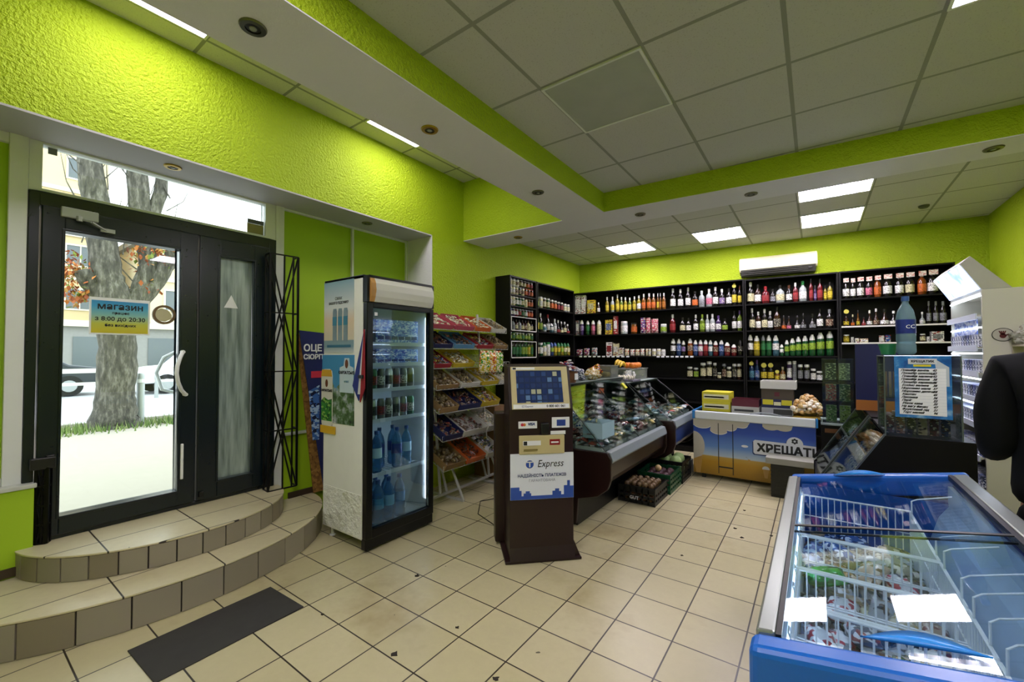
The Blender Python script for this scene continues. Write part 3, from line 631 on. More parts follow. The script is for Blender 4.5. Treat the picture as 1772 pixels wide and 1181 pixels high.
ROWS.append(('rightmost back shelving','top',2.17,0.22,[(3.756, 0.268, 0.105, 'b', 'K', 'W', 'W'), (3.836, 0.26, 0.105, 'b', 'K', 'W', 'W'), (3.928, 0.266, 0.106, 'b', 'K', 'W', 'W'), (4.011, 0.264, 0.099, 'b', 'K', 'P', 'W'), (4.094, 0.27, 0.106, 'b', 'O', 'O', 'W'), (4.188, 0.275, 0.135, 'b', 'K', 'W', 'W'), (4.297, 0.277, 0.136, 'b', 'K', 'W', 'W'), (4.392, 0.277, 0.136, 'b', 'K', 'Q', 'W'), (4.499, 0.283, 0.127, 'b', 'O', 'O', 'W'), (4.592, 0.287, 0.137, 'b', 'K', 'W', 'W')]))
ROWS.append(('wide back shelving','second',1.8,0.22,[(0.015, 0.259, 0.069, 'x', 'S', 'W', 'W'), (0.137, 0.263, 0.089, 'p', 'V', 'V', 'W'), (0.247, 0.249, 0.072, 'p', 'G', 'G', 'W'), (0.346, 0.253, 0.071, 'p', 'P', 'P', 'W'), (0.453, 0.249, 0.077, 'p', 'Q', 'Q', 'W'), (0.633, 0.246, 0.112, 'x', 'Y', 'B', 'Y'), (0.749, 0.302, 0.067, 'x', 'R', 'W', 'R'), (0.89, 0.211, 0.111, 'j', 'C', 'W', 'W'), (1.05, 0.178, 0.094, 'j', 'A', 'O', 'K'), (1.194, 0.259, 0.081, 'g', 'V', 'P', 'V'), (1.279, 0.255, 0.075, 'g', 'P', 'V', 'P'), (1.38, 0.233, 0.109, 'g', 'P', 'O', 'P'), (1.517, 0.142, 0.093, 'j', 'C', 'L', 'W'), (1.652, 0.287, 0.083, 'b', 'R', 'R', 'W'), (1.797, 0.23, 0.077, 'b', 'K', 'Q', 'K'), (1.882, 0.218, 0.067, 'b', 'K', 'W', 'K'), (1.986, 0.261, 0.073, 'b', 'K', 'W', 'W'), (2.076, 0.257, 0.088, 'b', 'L', 'L', 'L'), (2.146, 0.261, 0.067, 'b', 'C', 'W', 'W'), (2.215, 0.258, 0.073, 'b', 'C', 'W', 'W'), (2.295, 0.23, 0.073, 'b', 'V', 'W', 'V'), (2.38, 0.186, 0.076, 'b', 'K', 'L', 'K'), (2.503, 0.289, 0.076, 'b', 'K', 'W', 'K'), (2.575, 0.301, 0.076, 'b', 'L', 'W', 'V')]))
ROWS.append(('shelving below the air conditioner','second',1.8,0.22,[(2.728, 0.33, 0.079, 'b', 'K', 'Q', 'W'), (2.804, 0.257, 0.07, 'b', 'N', 'W', 'W'), (2.879, 0.298, 0.082, 'b', 'K', 'Q', 'W'), (2.946, 0.264, 0.066, 'b', 'K', 'W', 'W'), (3.026, 0.319, 0.088, 'b', 'N', 'K', 'K'), (3.105, 0.196, 0.078, 'd', 'N', 'O', 'K'), (3.163, 0.186, 0.063, 'd', 'N', 'P', 'K'), (3.258, 0.188, 0.085, 'd', 'K', 'W', 'K'), (3.325, 0.214, 0.082, 'd', 'K', 'S', 'K'), (3.426, 0.205, 0.095, 'd', 'K', 'S', 'K'), (3.506, 0.26, 0.095, 'b', 'K', 'W', 'K'), (3.607, 0.254, 0.079, 'b', 'K', 'N', 'S')]))
ROWS.append(('rightmost back shelving','second',1.82,0.22,[(3.746, 0.219, 0.098, 'd', 'N', 'Y', 'Y'), (3.819, 0.149, 0.095, 'd', 'N', 'O', 'Q'), (3.888, 0.203, 0.095, 'd', 'A', 'Y', 'K'), (3.947, 0.112, 0.099, 'd', 'R', 'R', 'K'), (4.011, 0.196, 0.08, 'd', 'N', 'W', 'W'), (4.074, 0.214, 0.083, 'd', 'N', 'N', 'W'), (4.154, 0.202, 0.102, 'd', 'N', 'W', 'K'), (4.238, 0.176, 0.08, 'd', 'K', 'W', 'W'), (4.495, 0.148, 0.081, 'd', 'C', 'W', 'W'), (4.554, 0.272, 0.087, 'b', 'K', 'S', 'S'), (4.614, 0.268, 0.087, 'b', 'K', 'S', 'S'), (4.676, 0.263, 0.088, 'b', 'K', 'S', 'S')]))
ROWS.append(('wide back shelving','third',1.44,0.22,[(0.079, 0.116, 0.115, 'g', 'V', 'O', 'V'), (0.224, 0.133, 0.107, 'g', 'V', 'V', 'K'), (0.366, 0.141, 0.107, 'g', 'T', 'V', 'K'), (0.639, 0.229, 0.096, 'x', 'W', 'R', 'W'), (0.751, 0.209, 0.079, 'x', 'Q', 'W', 'W'), (0.836, 0.136, 0.07, 'x', 'W', 'Q', 'W'), (0.931, 0.118, 0.069, 'g', 'Q', 'W', 'R'), (1.02, 0.108, 0.069, 'g', 'W', 'N', 'Q'), (1.102, 0.107, 0.069, 'g', 'Q', 'G', 'W'), (1.182, 0.116, 0.062, 'g', 'W', 'Q', 'Q'), (1.254, 0.115, 0.062, 'g', 'Q', 'P', 'W'), (1.293, 0.115, 0.062, 'j', 'Q', 'W', 'W'), (1.367, 0.114, 0.062, 'j', 'W', 'Q', 'W'), (1.439, 0.11, 0.062, 'j', 'Q', 'W', 'W'), (1.509, 0.104, 0.062, 'j', 'W', 'W', 'W'), (1.656, 0.262, 0.068, 'p', 'K', 'W', 'W'), (1.739, 0.26, 0.067, 'p', 'B', 'B', 'W'), (1.807, 0.234, 0.061, 'p', 'K', 'V', 'W'), (1.902, 0.257, 0.07, 'p', 'O', 'N', 'W'), (1.977, 0.239, 0.067, 'p', 'B', 'B', 'W'), (2.048, 0.238, 0.067, 'p', 'P', 'W', 'W'), (2.119, 0.244, 0.067, 'p', 'R', 'R', 'W'), (2.184, 0.227, 0.064, 'p', 'T', 'W', 'W'), (2.253, 0.221, 0.067, 'p', 'R', 'N', 'W'), (2.33, 0.232, 0.07, 'p', 'B', 'B', 'W'), (2.407, 0.199, 0.079, 'p', 'R', 'N', 'W'), (2.493, 0.167, 0.069, 'p', 'R', 'N', 'W'), (2.576, 0.227, 0.066, 'p', 'K', 'K', 'K')]))
ROWS.append(('shelving below the air conditioner','third',1.44,0.22,[(2.7, 0.301, 0.072, 'p', 'K', 'W', 'W'), (2.779, 0.284, 0.078, 'p', 'Y', 'Y', 'W'), (2.859, 0.29, 0.063, 'p', 'G', 'G', 'S'), (2.926, 0.288, 0.072, 'p', 'G', 'G', 'W'), (3.007, 0.278, 0.075, 'p', 'T', 'W', 'W'), (3.075, 0.158, 0.057, 'p', 'G', 'W', 'W'), (3.135, 0.216, 0.069, 'p', 'G', 'L', 'W'), (3.199, 0.244, 0.075, 'p', 'G', 'L', 'W'), (3.266, 0.257, 0.075, 'p', 'G', 'L', 'W'), (3.34, 0.27, 0.081, 'p', 'G', 'L', 'W'), (3.418, 0.281, 0.079, 'p', 'G', 'L', 'W'), (3.507, 0.308, 0.088, 'p', 'G', 'L', 'W'), (3.606, 0.327, 0.082, 'p', 'G', 'L', 'W')]))
ROWS.append(('rightmost back shelving','third',1.61,0.22,[(3.747, 0.102, 0.095, 'j', 'Y', 'Y', 'W'), (3.809, 0.072, 0.079, 'j', 'W', 'W', 'W'), (3.876, 0.056, 0.079, 'x', 'W', 'Q', 'W'), (3.948, 0.05, 0.095, 'x', 'Q', 'W', 'W'), (4.122, 0.085, 0.086, 'g', 'W', 'B', 'W'), (4.175, 0.091, 0.089, 'g', 'B', 'W', 'W'), (4.495, 0.096, 0.08, 'j', 'N', 'Q', 'W'), (4.537, 0.061, 0.058, 'j', 'W', 'W', 'W'), (4.617, 0.119, 0.129, 'x', 'W', 'S', 'W')]))
ROWS.append(('wide back shelving','lowest',1.1,0.2,[(1.891, 0.175, 0.078, 'j', 'K', 'Q', 'W'), (1.977, 0.162, 0.069, 'j', 'K', 'L', 'W'), (2.078, 0.237, 0.083, 'j', 'K', 'Q', 'W'), (2.162, 0.259, 0.086, 'j', 'K', 'Q', 'W'), (2.238, 0.238, 0.075, 'j', 'K', 'K', 'W'), (2.295, 0.102, 0.075, 'j', 'K', 'Q', 'W'), (2.359, 0.225, 0.072, 'j', 'K', 'N', 'S'), (2.425, 0.183, 0.083, 'j', 'K', 'Q', 'W'), (2.495, 0.226, 0.069, 'j', 'K', 'K', 'W'), (2.557, 0.227, 0.063, 'j', 'N', 'Q', 'W')]))
ROWS.append(('shelving below the air conditioner','lowest',1.1,0.2,[(2.687, 0.27, 0.091, 'b', 'B', 'T', 'Y'), (2.778, 0.285, 0.082, 'b', 'B', 'B', 'V'), (2.861, 0.244, 0.074, 'b', 'K', 'Y', 'Y'), (2.943, 0.245, 0.074, 'b', 'K', 'Y', 'Y'), (3.018, 0.144, 0.069, 'b', 'A', 'Y', 'Y'), (3.083, 0.192, 0.074, 'b', 'A', 'Q', 'Q'), (3.159, 0.267, 0.077, 'j', 'V', 'W', 'W'), (3.218, 0.274, 0.071, 'j', 'S', 'S', 'W'), (3.283, 0.228, 0.077, 'j', 'K', 'S', 'W'), (3.356, 0.235, 0.077, 'j', 'K', 'S', 'W'), (3.425, 0.171, 0.077, 'j', 'K', 'W', 'W'), (3.493, 0.14, 0.077, 'j', 'K', 'W', 'W')]))
M_SH=mat('black_laminate','#080708',.5,spec=.25); M_SHW=mat('white_shelf_edge','#d8d8d2',.4)
def shelving(name,lab,W,D,H,levels,loc,rz,mids=(),white=(),z0=0.0,back=True):
    """frame: x along the front, y into the wall (0 = front), standing on the floor"""
    s=thing(name,lab,'shelving',loc,rz); t=.018
    for x in (0,W-t): MB().box(x,x+t,0,D,0,H).build('side_panel',M_SH,s)
    MB().box(t,W-t,D-.008,D,0,H).build('back_panel',M_SH,s)
    MB().box(t,W-t,0,D-.008,H-t,H).build('top_panel',M_SH,s)
    MB().box(t,W-t,.02,D-.008,0,.08).build('plinth',M_SH,s)
    for z in levels:
        o=MB().box(t,W-t,.004,D-.008,z-t,z-.0005).build('shelf',M_SH,s)
        if z in white: MB().box(t,W-t,.0,.004,z-t,z).build('edge_strip',M_SHW,o)
    for (x,a,b) in mids: MB().box(x,x+t,.006,D-.01,a,b).build('divider',M_SH,s)
    return s
DB=.30
sA=shelving('back_shelving','wide black back wall shelving left of the air conditioner',2.63,DB,2.53,(.40,.75,1.10,1.44,1.80,2.17),BW(.005,DB+.004),TH,mids=[(1.10,1.115,1.42)])
sD=shelving('back_shelving','black shelving with green bottles below the air conditioner',1.055,DB,2.52,(.40,.75,1.10,1.44,1.80,2.17),BW(2.642,DB+.004),TH)
sE=shelving('back_shelving','rightmost black shelving with two white edged shelves',1.06,DB,2.52,(.40,.75,1.10,1.61,1.82,2.17),BW(3.704,DB+.004),TH,mids=[(.64,1.835,2.15)],white=(1.61,1.82))
m=MB(); m2=MB()
for i in range(11): m.box(.12+.082*i,.12+.082*i+.05,-.004,.0,1.418,1.442)
for i in range(8): m.box(1.42+.07*i,1.42+.07*i+.045,-.004,.0,1.418,1.442)
m.build('price_tags',M_W,sA)
UN={'wide back shelving':'wide back shelving','shelving below the air conditioner':'shelving below air conditioner','rightmost back shelving':'rightmost back shelving'}
for unit,rn,z,dep,items in ROWS:
    lo,hi={'wide back shelving':(.03,2.61),'shelving below the air conditioner':(2.665,3.675),'rightmost back shelving':(3.73,4.74)}[unit]
    mx=(.32 if z<2 and z!=1.61 else .33)
    if z==1.61: mx=.18
    if z==2.17: mx=.33
    # keep neighbours from touching: shrink the widths to the gaps
    us=[min(hi-it[2]/2,max(lo+it[2]/2,it[0])) for it in items]; ws=[it[2] for it in items]
    for i in range(len(us)-1):
        g=us[i+1]-us[i]
        if (ws[i]+ws[i+1])/2>g-.006:
            k_=(g-.006)/((ws[i]+ws[i+1])/2)
            if k_<.62:
                us[i+1]=us[i]+.62*(ws[i]+ws[i+1])/2+.006; k_=.62
            ws[i]*=k_; ws[i+1]*=k_
    for i,(u,it,w_) in enumerate(zip(us,items,ws)):
        h,kind,cols=it[1],it[3],it[4:7]; h=min(h,mx)
        if it[2]<.09 and kind=='x': w_=min(w_,.09)
        label=f'{describe(kind,cols)}, {ORD[i]} from left, {rn} shelf of {UN[unit]}'
        o=product(kind,h,w_,cols,BW(u,dep,z),TH,label,f'goods on the {rn} shelf of the {unit}')
        # round price tags hung on necks
        if unit.startswith('right') and rn=='top': MB().box(-w_*.42,w_*.42,-w_*.52,-w_*.46,h*.80,h*1.0).build('neck_tag',printed('tag_red','#d9d4c8','#b5402f',None,60,.5,.5),o)
        if 'Y' in cols[2] and kind in 'bd' :
            t=MB().disc((0,h*.86),w_*.44,w_*.44,-w_*.48,.003,'y',14).build('neck_tag',mat('tag_yellow','#d9cf5a',.5),o)
# ---- left wall shelving, frame: x -> world y, facing +x
def LW(y,dep,z=0.0): return Vector((XW+dep,y,z))
DL=.24
s1=shelving('tin_shelving','narrow black shelving full of small jars and tins on green wall',.64,DL,2.51,(1.44,1.66,1.79,1.98,2.12,2.27,1.2,.8,.4),LW(4.40,DL+.004),PI/2)
s2=shelving('left_wall_shelving','black shelving in the left corner behind the payment kiosk',1.12,DL,2.51,(.4,.75,1.10,1.45,1.80,2.15),LW(5.06,DL+.004),PI/2)
m=MB()
for (a,b_) in ((1.80,1.975),(1.44,1.65)):
    for x in (.018,.612): m.box(x,x+.010,-.008,-.001,a-.01,b_)
    m.box(.028,.612,-.008,-.001,a-.016,a-.004); m.box(.028,.612,-.008,-.001,b_-.010,b_)
m.build('white_edge_frame',M_SHW,s1)
rg=random.Random(11)
L1=[('sixth',1.44,.20,.062,'j',['KGK','KGK','GGK','GGK','GLK','GLG','LYK','LGK']),('fifth',1.665,.098,.062,'j',['GLW','LGG','GLW','LLW','LGW','GLK','LLW','LGW']),('fourth',1.795,.15,.058,'b',['CSW','CSK','NQK','CSK','NQK','NNK','QQN','KQK']),
    ('third',1.985,.105,.058,'j',['BWB','VWS','RWS','NRS','NGS','GWS','ROS','ROS']),('second',2.125,.12,.064,'j',['QWW','QWW','GWW','GWS','GQW','QQN','NON','NON']),('top',2.275,.11,.064,'c',['QWW','QWS','QNS','GNS','QNS','NOR','NRO','NOR'])]
for rn,z,h,w_,kd,cl in L1:
    for i,c_ in enumerate(cl):
        product(kd,h,w_,c_,LW(4.46+.0735*i,DL-.05,z),PI/2,f'{describe(kd,c_)}, {ORD[i]} from left, {rn} shelf of narrow tin shelving','jars and tins on the narrow shelving')
for i,c_ in enumerate(['WQS','WQS','WNS','NQS','NQS','NOS','NRS']):
    product('c',.098,.064,c_,LW(4.46+.084*i,DL-.05,2.3865),PI/2,f'{describe("c",c_)}, {ORD[i]} from left, stacked atop the tins on narrow shelving','tins stacked on tins')
L2=[('second',2.15,[('b',.19,'GLW'),('j',.165,'QWW'),('j',.16,'NQW'),('j',.16,'GQW'),('j',.15,'NOW'),('j',.15,'NOW'),('j',.14,'KRW'),('j',.14,'KRW'),('j',.13,'CQW'),('j',.13,'CQW')]),
    ('third',1.80,[('b',.28,'GYY'),('b',.27,'KLW'),('p',.12,'CTW'),('b',.27,'KWR'),('p',.14,'TWW'),('b',.22,'CWW'),('d',.2,'KRW'),('d',.19,'KQW'),('b',.19,'KQW'),('d',.16,'NRW')]),
    ('fourth',1.45,[('j',.19,'NQG'),('j',.19,'GWW'),('p',.2,'QWG'),('j',.2,'WWG'),('p',.2,'BLB'),('p',.2,'YYB'),('p',.2,'LYG'),('p',.2,'YLG'),('p',.2,'LQG'),('p',.2,'YQG')])]
for rn,z,its in L2:
    for i,(kd,h,c_) in enumerate(its):
        product(kd,h,.075,c_,LW(5.13+.1045*i,DL-.06,z),PI/2,f'{describe(kd,c_)}, {ORD[i]} from left, {rn} shelf of left corner shelving','goods in the left corner shelving')
for i in range(7): product('j',.14,.07,'CSK',LW(4.47+.086*i,DL-.06,1.205),PI/2,f'clear jar with silver label, {ORD[i]} from left, lowest shelf of tin shelving','jars on the lowest tin shelf')
# ------------------------------------------------------------------ drinks fridge: frame x along front (world +y), y into the cabinet (world -x)
FR=thing('drinks_fridge','tall glass door drinks fridge with worn white side and black frame','fridge',(-2.72,1.91,0),PI/2)
M_DENT=mat('worn_white_enamel','#e4e4e0',.45,var=.05); k=_M['worn_white_enamel']
M_BLK=mat('satin_black','#07090b',.3,spec=.35)
FW,FD,FH=.675,.58,2.085
m=MB(); m.box(0,.02,.05,FD,.09,FH-.01); 
k=NT('crumpled_white_film'); vec=k.pos()[0]; nz=k.noise(vec,7,4,.6); k.base(k.mix(k.math('GREATER_THAN',k.noise(vec,30,3,.6),.70),lin('#e3e3df'),lin('#b9b9b2'))); k.rough(.4); k.bump(nz,1.0,.06)
FILM=k.m
m.build('side_panel',M_DENT,FR); MB().box(FW-.02,FW,.05,FD,.09,FH-.01).build('side_panel',M_DENT,FR)
MB().box(.02,FW-.02,FD-.03,FD,.09,FH-.01).build('back_panel',mat('fridge_liner','#c9d6dc',.4),FR)
MB().box(0,FW,.05,FD,FH-.03,FH).build('roof_panel',M_BLK,FR,bevel=.004)
MB().box(.02,FW-.02,.05,FD-.03,.09,.13).build('floor_panel',mat('fridge_liner','#c9d6dc',.4),FR)
MB().box(-.004,.0,.06,FD-.01,.10,.42).build('protective_film',FILM,FR)
# door, fronts
m=MB(); fr_y0,fr_y1=.0,.05
m.box(0,.055,0,.05,.10,1.87); m.box(FW-.045,FW,0,.05,.10,1.87); m.box(.055,FW-.045,0,.05,.10,.165); m.box(.055,FW-.045,0,.05,1.835,1.87)
dr=m.build('door',M_BLK,FR,bevel=.005)
M_FGL=glass('fridge_glass','#e6f2f6',.7)
MB().box(.055,FW-.045,.018,.026,.165,1.835).build('glass_pane',M_FGL,dr)
m=MB(); m.box(.075,.10,.010,.016,1.775,1.80); m.build('round_sticker',M_W,dr)
m=MB(); m.box(.0,.055,.012,.026,0,.1); 
MB().box(0,FW,.01,.06,.02,.10).build('kick_plate',M_BLK,FR,bevel=.004)
m=MB(); m.prism([(.0,1.875),(.0,2.075),(.055,2.075),(.055,1.875)],0,.02,'x')
m.v=[(x,y,z) for x,y,z in m.v]; m.box(FW-.02,FW,0,.055,1.875,2.075); m.box(.02,FW-.02,.0,.055,2.06,2.08); m.box(.02,FW-.02,.03,.055,1.875,2.06); m.build('header_frame',M_BLK,FR)
k=NT('aged_lightbox_film'); yy=k.pos(); k.base(k.mix(k.math('LESS_THAN',k.math('ADD',yy[1],k.math('MULTIPLY',k.noise(yy[0],8,3),.03)),.075),lin('#d4d3cf'),lin('#b98a4e'))); k.rough(.35)
hb=MB(); pf=[(.03,2.062),(.0,2.06),(-.022,2.02),(-.028,1.97),(-.020,1.92),(.0,1.878),(.03,1.876)]; hb.prism(pf,.022,FW-.022,'x'); hb.build('header_lightbox',k.m,FR,bevel=.004)
for x in (.05,FW-.05):
    for y in (.07,FD-.06): MB().lathe([(.022,0),(.024,.008),(.012,.014),(.012,.095)],12,(x,y,0)).build('foot',M_W,FR,smooth=True)
M_WIRE=mat('white_wire','#c9ced1',.4); SHZ=[.535,.955,1.195,1.395,1.56]
for z in SHZ:
    m=MB(); m.box(.03,FW-.03,.075,.083,z-.014,z+.016); 
    for i in range(14): m.rod((.04+.0455*i,.08,z),(.04+.0455*i,FD-.04,z),.0025,n=5)
    for y in (.2,.35,.5): m.rod((.025,y,z-.003),(FW-.025,y,z-.003),.003,n=5)
    m.build('wire_shelf',M_WIRE,FR)
m=MB()
for z in SHZ[:2]: pass
for (x,z) in ((.10,.535),(.23,.535),(.17,.955)): m.box(x,x+.05,.068,.0745,z-.012,z+.018)
m.build('price_tag',M_W,FR)
M_TUBE=emis('cool_led_tube','#e8f0ff',4.5); MB().box(FW-.032,FW-.022,.06,.072,.22,1.80).build('led_tube',M_TUBE,FR)
m=MB(); m.box(.58,.59,.075,.09,.24,.42)
# posters on the side (local x<0 side) -> plane x=-.006
k=NT('beach_print'); z=k.pos()[3]; k.base(k.ramp(k.math('DIVIDE',k.math('SUBTRACT',z,1.49),.58),[(0,'#c6cacb'),(.09,'#7f99a5'),(.17,'#7f99a5'),(.18,'#cfc4b0'),(.45,'#d9c3ac'),(.62,'#cfd3d6'),(1,'#7d9fb3')])); k.rough(.3)
po=MB().box(-.0035,0,.165,.578,1.49,2.065).build('poster',k.m,FR)
M_CANB=mat('print_grey_blue','#7c8f9b',.4,var=.3); M_CANT=mat('print_teal','#3f7f9c',.4); M_CANW=mat('print_pale','#c4ccd0',.4)
m=MB();mt=MB()
for y in (.27,.345,.42):
    m.prism([(y-.028,1.60),(y-.024,1.58),(y+.024,1.58),(y+.028,1.60),(y+.028,1.82),(y+.020,1.845),(y-.020,1.845),(y-.028,1.82)],-.006,-.0035,'x'); mt.box(-.0075,-.006,y-.028,y+.028,1.71,1.78)
m.build('can_picture',M_CANB,po); mt.build('can_band',M_CANT,po)
MB().box(-.005,-.0036,.20,.53,1.535,1.555).build('banner',mat('print_deepblue','#356b86',.4),po)
text('СМАК',.034,(-.0045,.37,1.925),(0,-1,0),(0,0,1),M_INK,po,ext=.0004); text('ВАШОГО ПІДСУМКУ',.027,(-.0045,.37,1.890),(0,-1,0),(0,0,1),M_INK,po,ext=.0004,bold=.0006)
k=NT('mountain_print'); p_=k.pos(); nz=k.noise(p_[0],9,5,.65); k.base(k.mix(k.math('GREATER_THAN',k.math('ADD',k.math('MULTIPLY',nz,.35),k.math('SUBTRACT',p_[3],1.25)),.17),k.ramp(nz,[(.35,'#1e2a20'),(.5,'#4c6b3a'),(.6,'#8f9a9c'),(.7,'#c9cdd0')]),lin('#3f86b8'))); k.rough(.3)
pb=MB().box(-.0035,0,.155,.60,.93,1.475).build('poster',k.m,FR)
P=[(.46,.88),(.585,.88),(.60,.92),(.605,1.30),(.595,1.345),(.56,1.36),(.485,1.36),(.455,1.345),(.445,1.30),(.445,.92)]
cn=MB().prism(P,-.008,-.0036,'x').build('can_picture',mat('print_white','#cfcdc4',.35),pb)
MB().prism([(.447,1.30),(.603,1.30),(.592,1.355),(.458,1.355)],-.010,-.008,'x').build('can_top',mat('print_gold','#c79a2c',.35),cn)
MB().prism([(.449,.94),(.602,.94),(.602,1.10),(.56,1.13),(.50,1.11),(.449,1.12)],-.010,-.008,'x').build('can_scene',printed('print_green','#2f7a2c','#1c4d20','#7da84a',22,.4,.6),cn)
MB().disc((.525,1.245),.018,.032,-.010,.002,'x',12).build('portrait_spot',mat('print_brown','#6a3a20',.4),cn)
text('КАРПАТСЬКЕ',.026,(-.0105,.525,1.185),(0,-1,0),(0,0,1),M_INK,cn,ext=.0004,bold=.001)
cb=MB().prism([(.16,1.18),(.345,1.18),(.345,1.375),(.29,1.39),(.28,1.45),(.22,1.45),(.21,1.39),(.16,1.375)],-.006,-.0036,'x').build('label_picture',mat('print_ice','#b9cbd8',.35),pb)
MB().disc((.25,1.405),.02,.035,-.008,.002,'x',12).build('portrait_spot',mat('print_brown','#6a3a20',.4),cb)
text('КАРПАТСЬКЕ',.032,(-.0075,.25,1.335),(0,-1,0),(0,0,1),M_INK,cb,ext=.0004,bold=.001); text('М’ЯКЕ',.022,(-.0075,.25,1.265),(0,-1,0),(0,0,1),M_CANT,cb,ext=.0004)
MB().box(-.012,-.0036,.40,.61,.84,.90).build('price_holder',mat('yellow_plastic','#d1a520',.4),pb)
# flag like cloth on the front corner
fl=thing('striped_pennant','folded blue white and red pennant hanging on the fridge corner','pennant',(-2.715,1.903,1.40))
for i,(c_,a,b_) in enumerate((('#22307a',-.155,-.085),('#c4c4c9',-.085,-.055),('#8a1824',-.055,.0))):
    t0=.265
    MB().prism([(-.012,t0),(-.006,t0),((b_)*.9,-.27+.05*i-.0),((a),-.16-.06*i)],-.014-.002*i,-.005-.002*i,'y').build('cloth_stripe',mat('cloth'+c_[1:],c_,.8),fl)
MB().box(-.06,-.01,-.03,-.004,-.10,-.075).build('clip',M_K,fl)
# contents
def inF(x,y,z): return Vector((-2.72-y,1.91+x,z))
def pet(h,r,col,lab,pos,label,grp):
    n=14
    body=cached(('pet',h,r),lambda:sm(MB().lathe([(r*.75,0),(r,.015),(r,h*.16),(r*.9,h*.2),(r,h*.24),(r,h*.34),(r*.93,h*.38),(r,h*.62),(r*.8,h*.76),(r*.34,h*.88),(r*.32,h*.94)],n).mesh('water_bottle')))
    lb=cached(('petl',h,r),lambda:sm(MB().lathe([(r*1.01,h*.36),(r*1.01,h*.6)],n,cap=False).mesh('label')))
    cp=cached(('petc',h,r),lambda:sm(MB().lathe([(r*.40,h*.92),(r*.40,h)],n).mesh('cap')))
    o=mobj('water_bottle',body,glass('pet_'+col[1:],'#b4d8f0',.9,.08,.30,col)); o.location=pos
    mobj('label',lb,mat('petlabel_'+lab[1:],lab,.35,var=.25),o); mobj('cap',cp,mat('cap_blue','#2a62b0',.4),o); return tag(o,label,'bottle',grp)
bl='#6fb0dd'
for i,(x,y,c_,l_) in enumerate([(.10,.14,bl,'#2b3f86'),(.20,.13,bl,'#4a90b8'),(.31,.14,bl,'#8fc0dd'),(.42,.14,'#5fa3cc','#5b8fc0'),(.15,.25,bl,'#2b3f86'),(.26,.25,bl,'#2f6fae'),(.37,.25,bl,'#2f6fae')]):
    pet(.345,.046,c_,l_,inF(x,y,.131),f'tall blue water bottle on the fridge floor, {ORD[i%4]} from left, '+('front row' if i<4 else 'back row'),'water bottles on the fridge floor')
for i,(x,y,c_,l_) in enumerate([(.09,.14,bl,'#9fc3d6'),(.19,.14,'#3f86b8','#bcd7e4'),(.40,.15,bl,'#27418f'),(.50,.15,'#8fc6e4','#b9d8ea'),(.30,.25,bl,'#27418f'),(.14,.26,bl,'#27418f'),(.45,.27,bl,'#27418f')]):
    pet(.33,.043,c_,l_,inF(x,y,.537),f'blue water bottle on the lower wire shelf, {ORD[i%4]} from left, '+('front row' if i<4 else 'back row'),'water bottles on the lower fridge shelf')
for k_,(z,top,body,nm) in enumerate([(.957,'K','#55584f','dark green'),(1.197,'W','#4d4a42','brown grey')]):
    for i in range(7):
        c_=['#6a6c64','#9b9f96','#7d8074','#d7d9d4','#4f7a5a','#9f9e94','#777a72'][(i*3+k_)%7]
        me=cached(('can',),lambda:sm(MB().lathe([(.024,0),(.031,.008),(.031,.145),(.025,.158),(.025,.165)],16).mesh('drink_can')))
        o=mobj('drink_can',me,mat('can_'+c_[1:],c_,.25,.5)); o.location=inF(.075+.075*i,.13,z)
        lb=cached(('cl',),lambda:sm(MB().lathe([(.0315,.04),(.0315,.11)],16,cap=False).mesh('label'))); mobj('label',lb,printed('canlabel%d'%((i+k_)%3),['#c9c6b4','#2f3a30','#8d2a24'][(i+k_)%3],'#20241f',None,60),o)
        tag(o,f'tall drink can, {ORD[i]} from left, '+('lower' if k_==0 else 'upper')+' can shelf of the fridge','can','cans in the drinks fridge')
M_BB=printed('blue_multipack','#7f9fe0','#dfe8fa','#4a5fc0',34,.3,.7)
for z,h,ls in ((1.398,.125,'second'),(1.563,.20,'top')):
    b=thing('can_multipack',f'bright blue and white multipack of cans on {ls} fridge shelf','box',inF(.37,.20,z),PI/2)
    MB().box(-.215,.215,-.10,.10,0,h).build('carton',M_BB,b,bevel=.006)
    m=MB()
    for i in range(6): m.box(-.20+.068*i,-.145+.068*i,-.104,-.10,h*.18,h*.32)
    m.build('printed_band',mat('deep_blue_print','#26357d',.4),b)
    for i in range(2):
        me=cached(('can2',h),lambda:sm(MB().lathe([(.024,0),(.029,.008),(.029,.105),(.022,.115)],14).mesh('drink_can')))
        o=mobj('drink_can',me,mat('can_y%d'%i,['#b8a43a','#8a8c88'][i] if ls=='top' else ['#6a6f9a','#43475c'][i],.3,.4)); o.location=inF(.07+.065*i,.13,z); tag(o,f'short drink can left of blue multipack, {ORD[i]} from left, {ls} fridge shelf','can','short cans')
# ------------------------------------------------------------------ boards leaning in the niche
k=NT('chipboard'); v=k.n.new('ShaderNodeTexVoronoi'); k.l.new(k.pos()[0],v.inputs['Vector']); v.inputs['Scale'].default_value=40; sx=k.n.new('ShaderNodeSeparateXYZ'); k.l.new(v.outputs['Color'],sx.inputs[0]); k.base(k.ramp(sx.outputs[0],[(0,'#6e4a22'),(.5,'#8f6630'),(1,'#a87c3f')])); k.rough(.8)
o=MB().prism([(1.93,1.66),(1.96,1.66),(2.34,.20),(2.10,.20)],-3.80,-3.785,'x').build('chipboard_sheet',k.m,bevel=.002); tag(o,'narrow brown chipboard sheet leaning by grille behind the poster board','board')
pb=thing('poster_board','navy blue advertising board leaning in the niche behind the fridge','poster',(-3.74,2.02,.195))
MB().prism([(-.09,1.50),(.34,1.47),(.34,0),(.16,0)],-.012,0,'x').build('board',mat('navy_print','#1d2458',.5),pb)
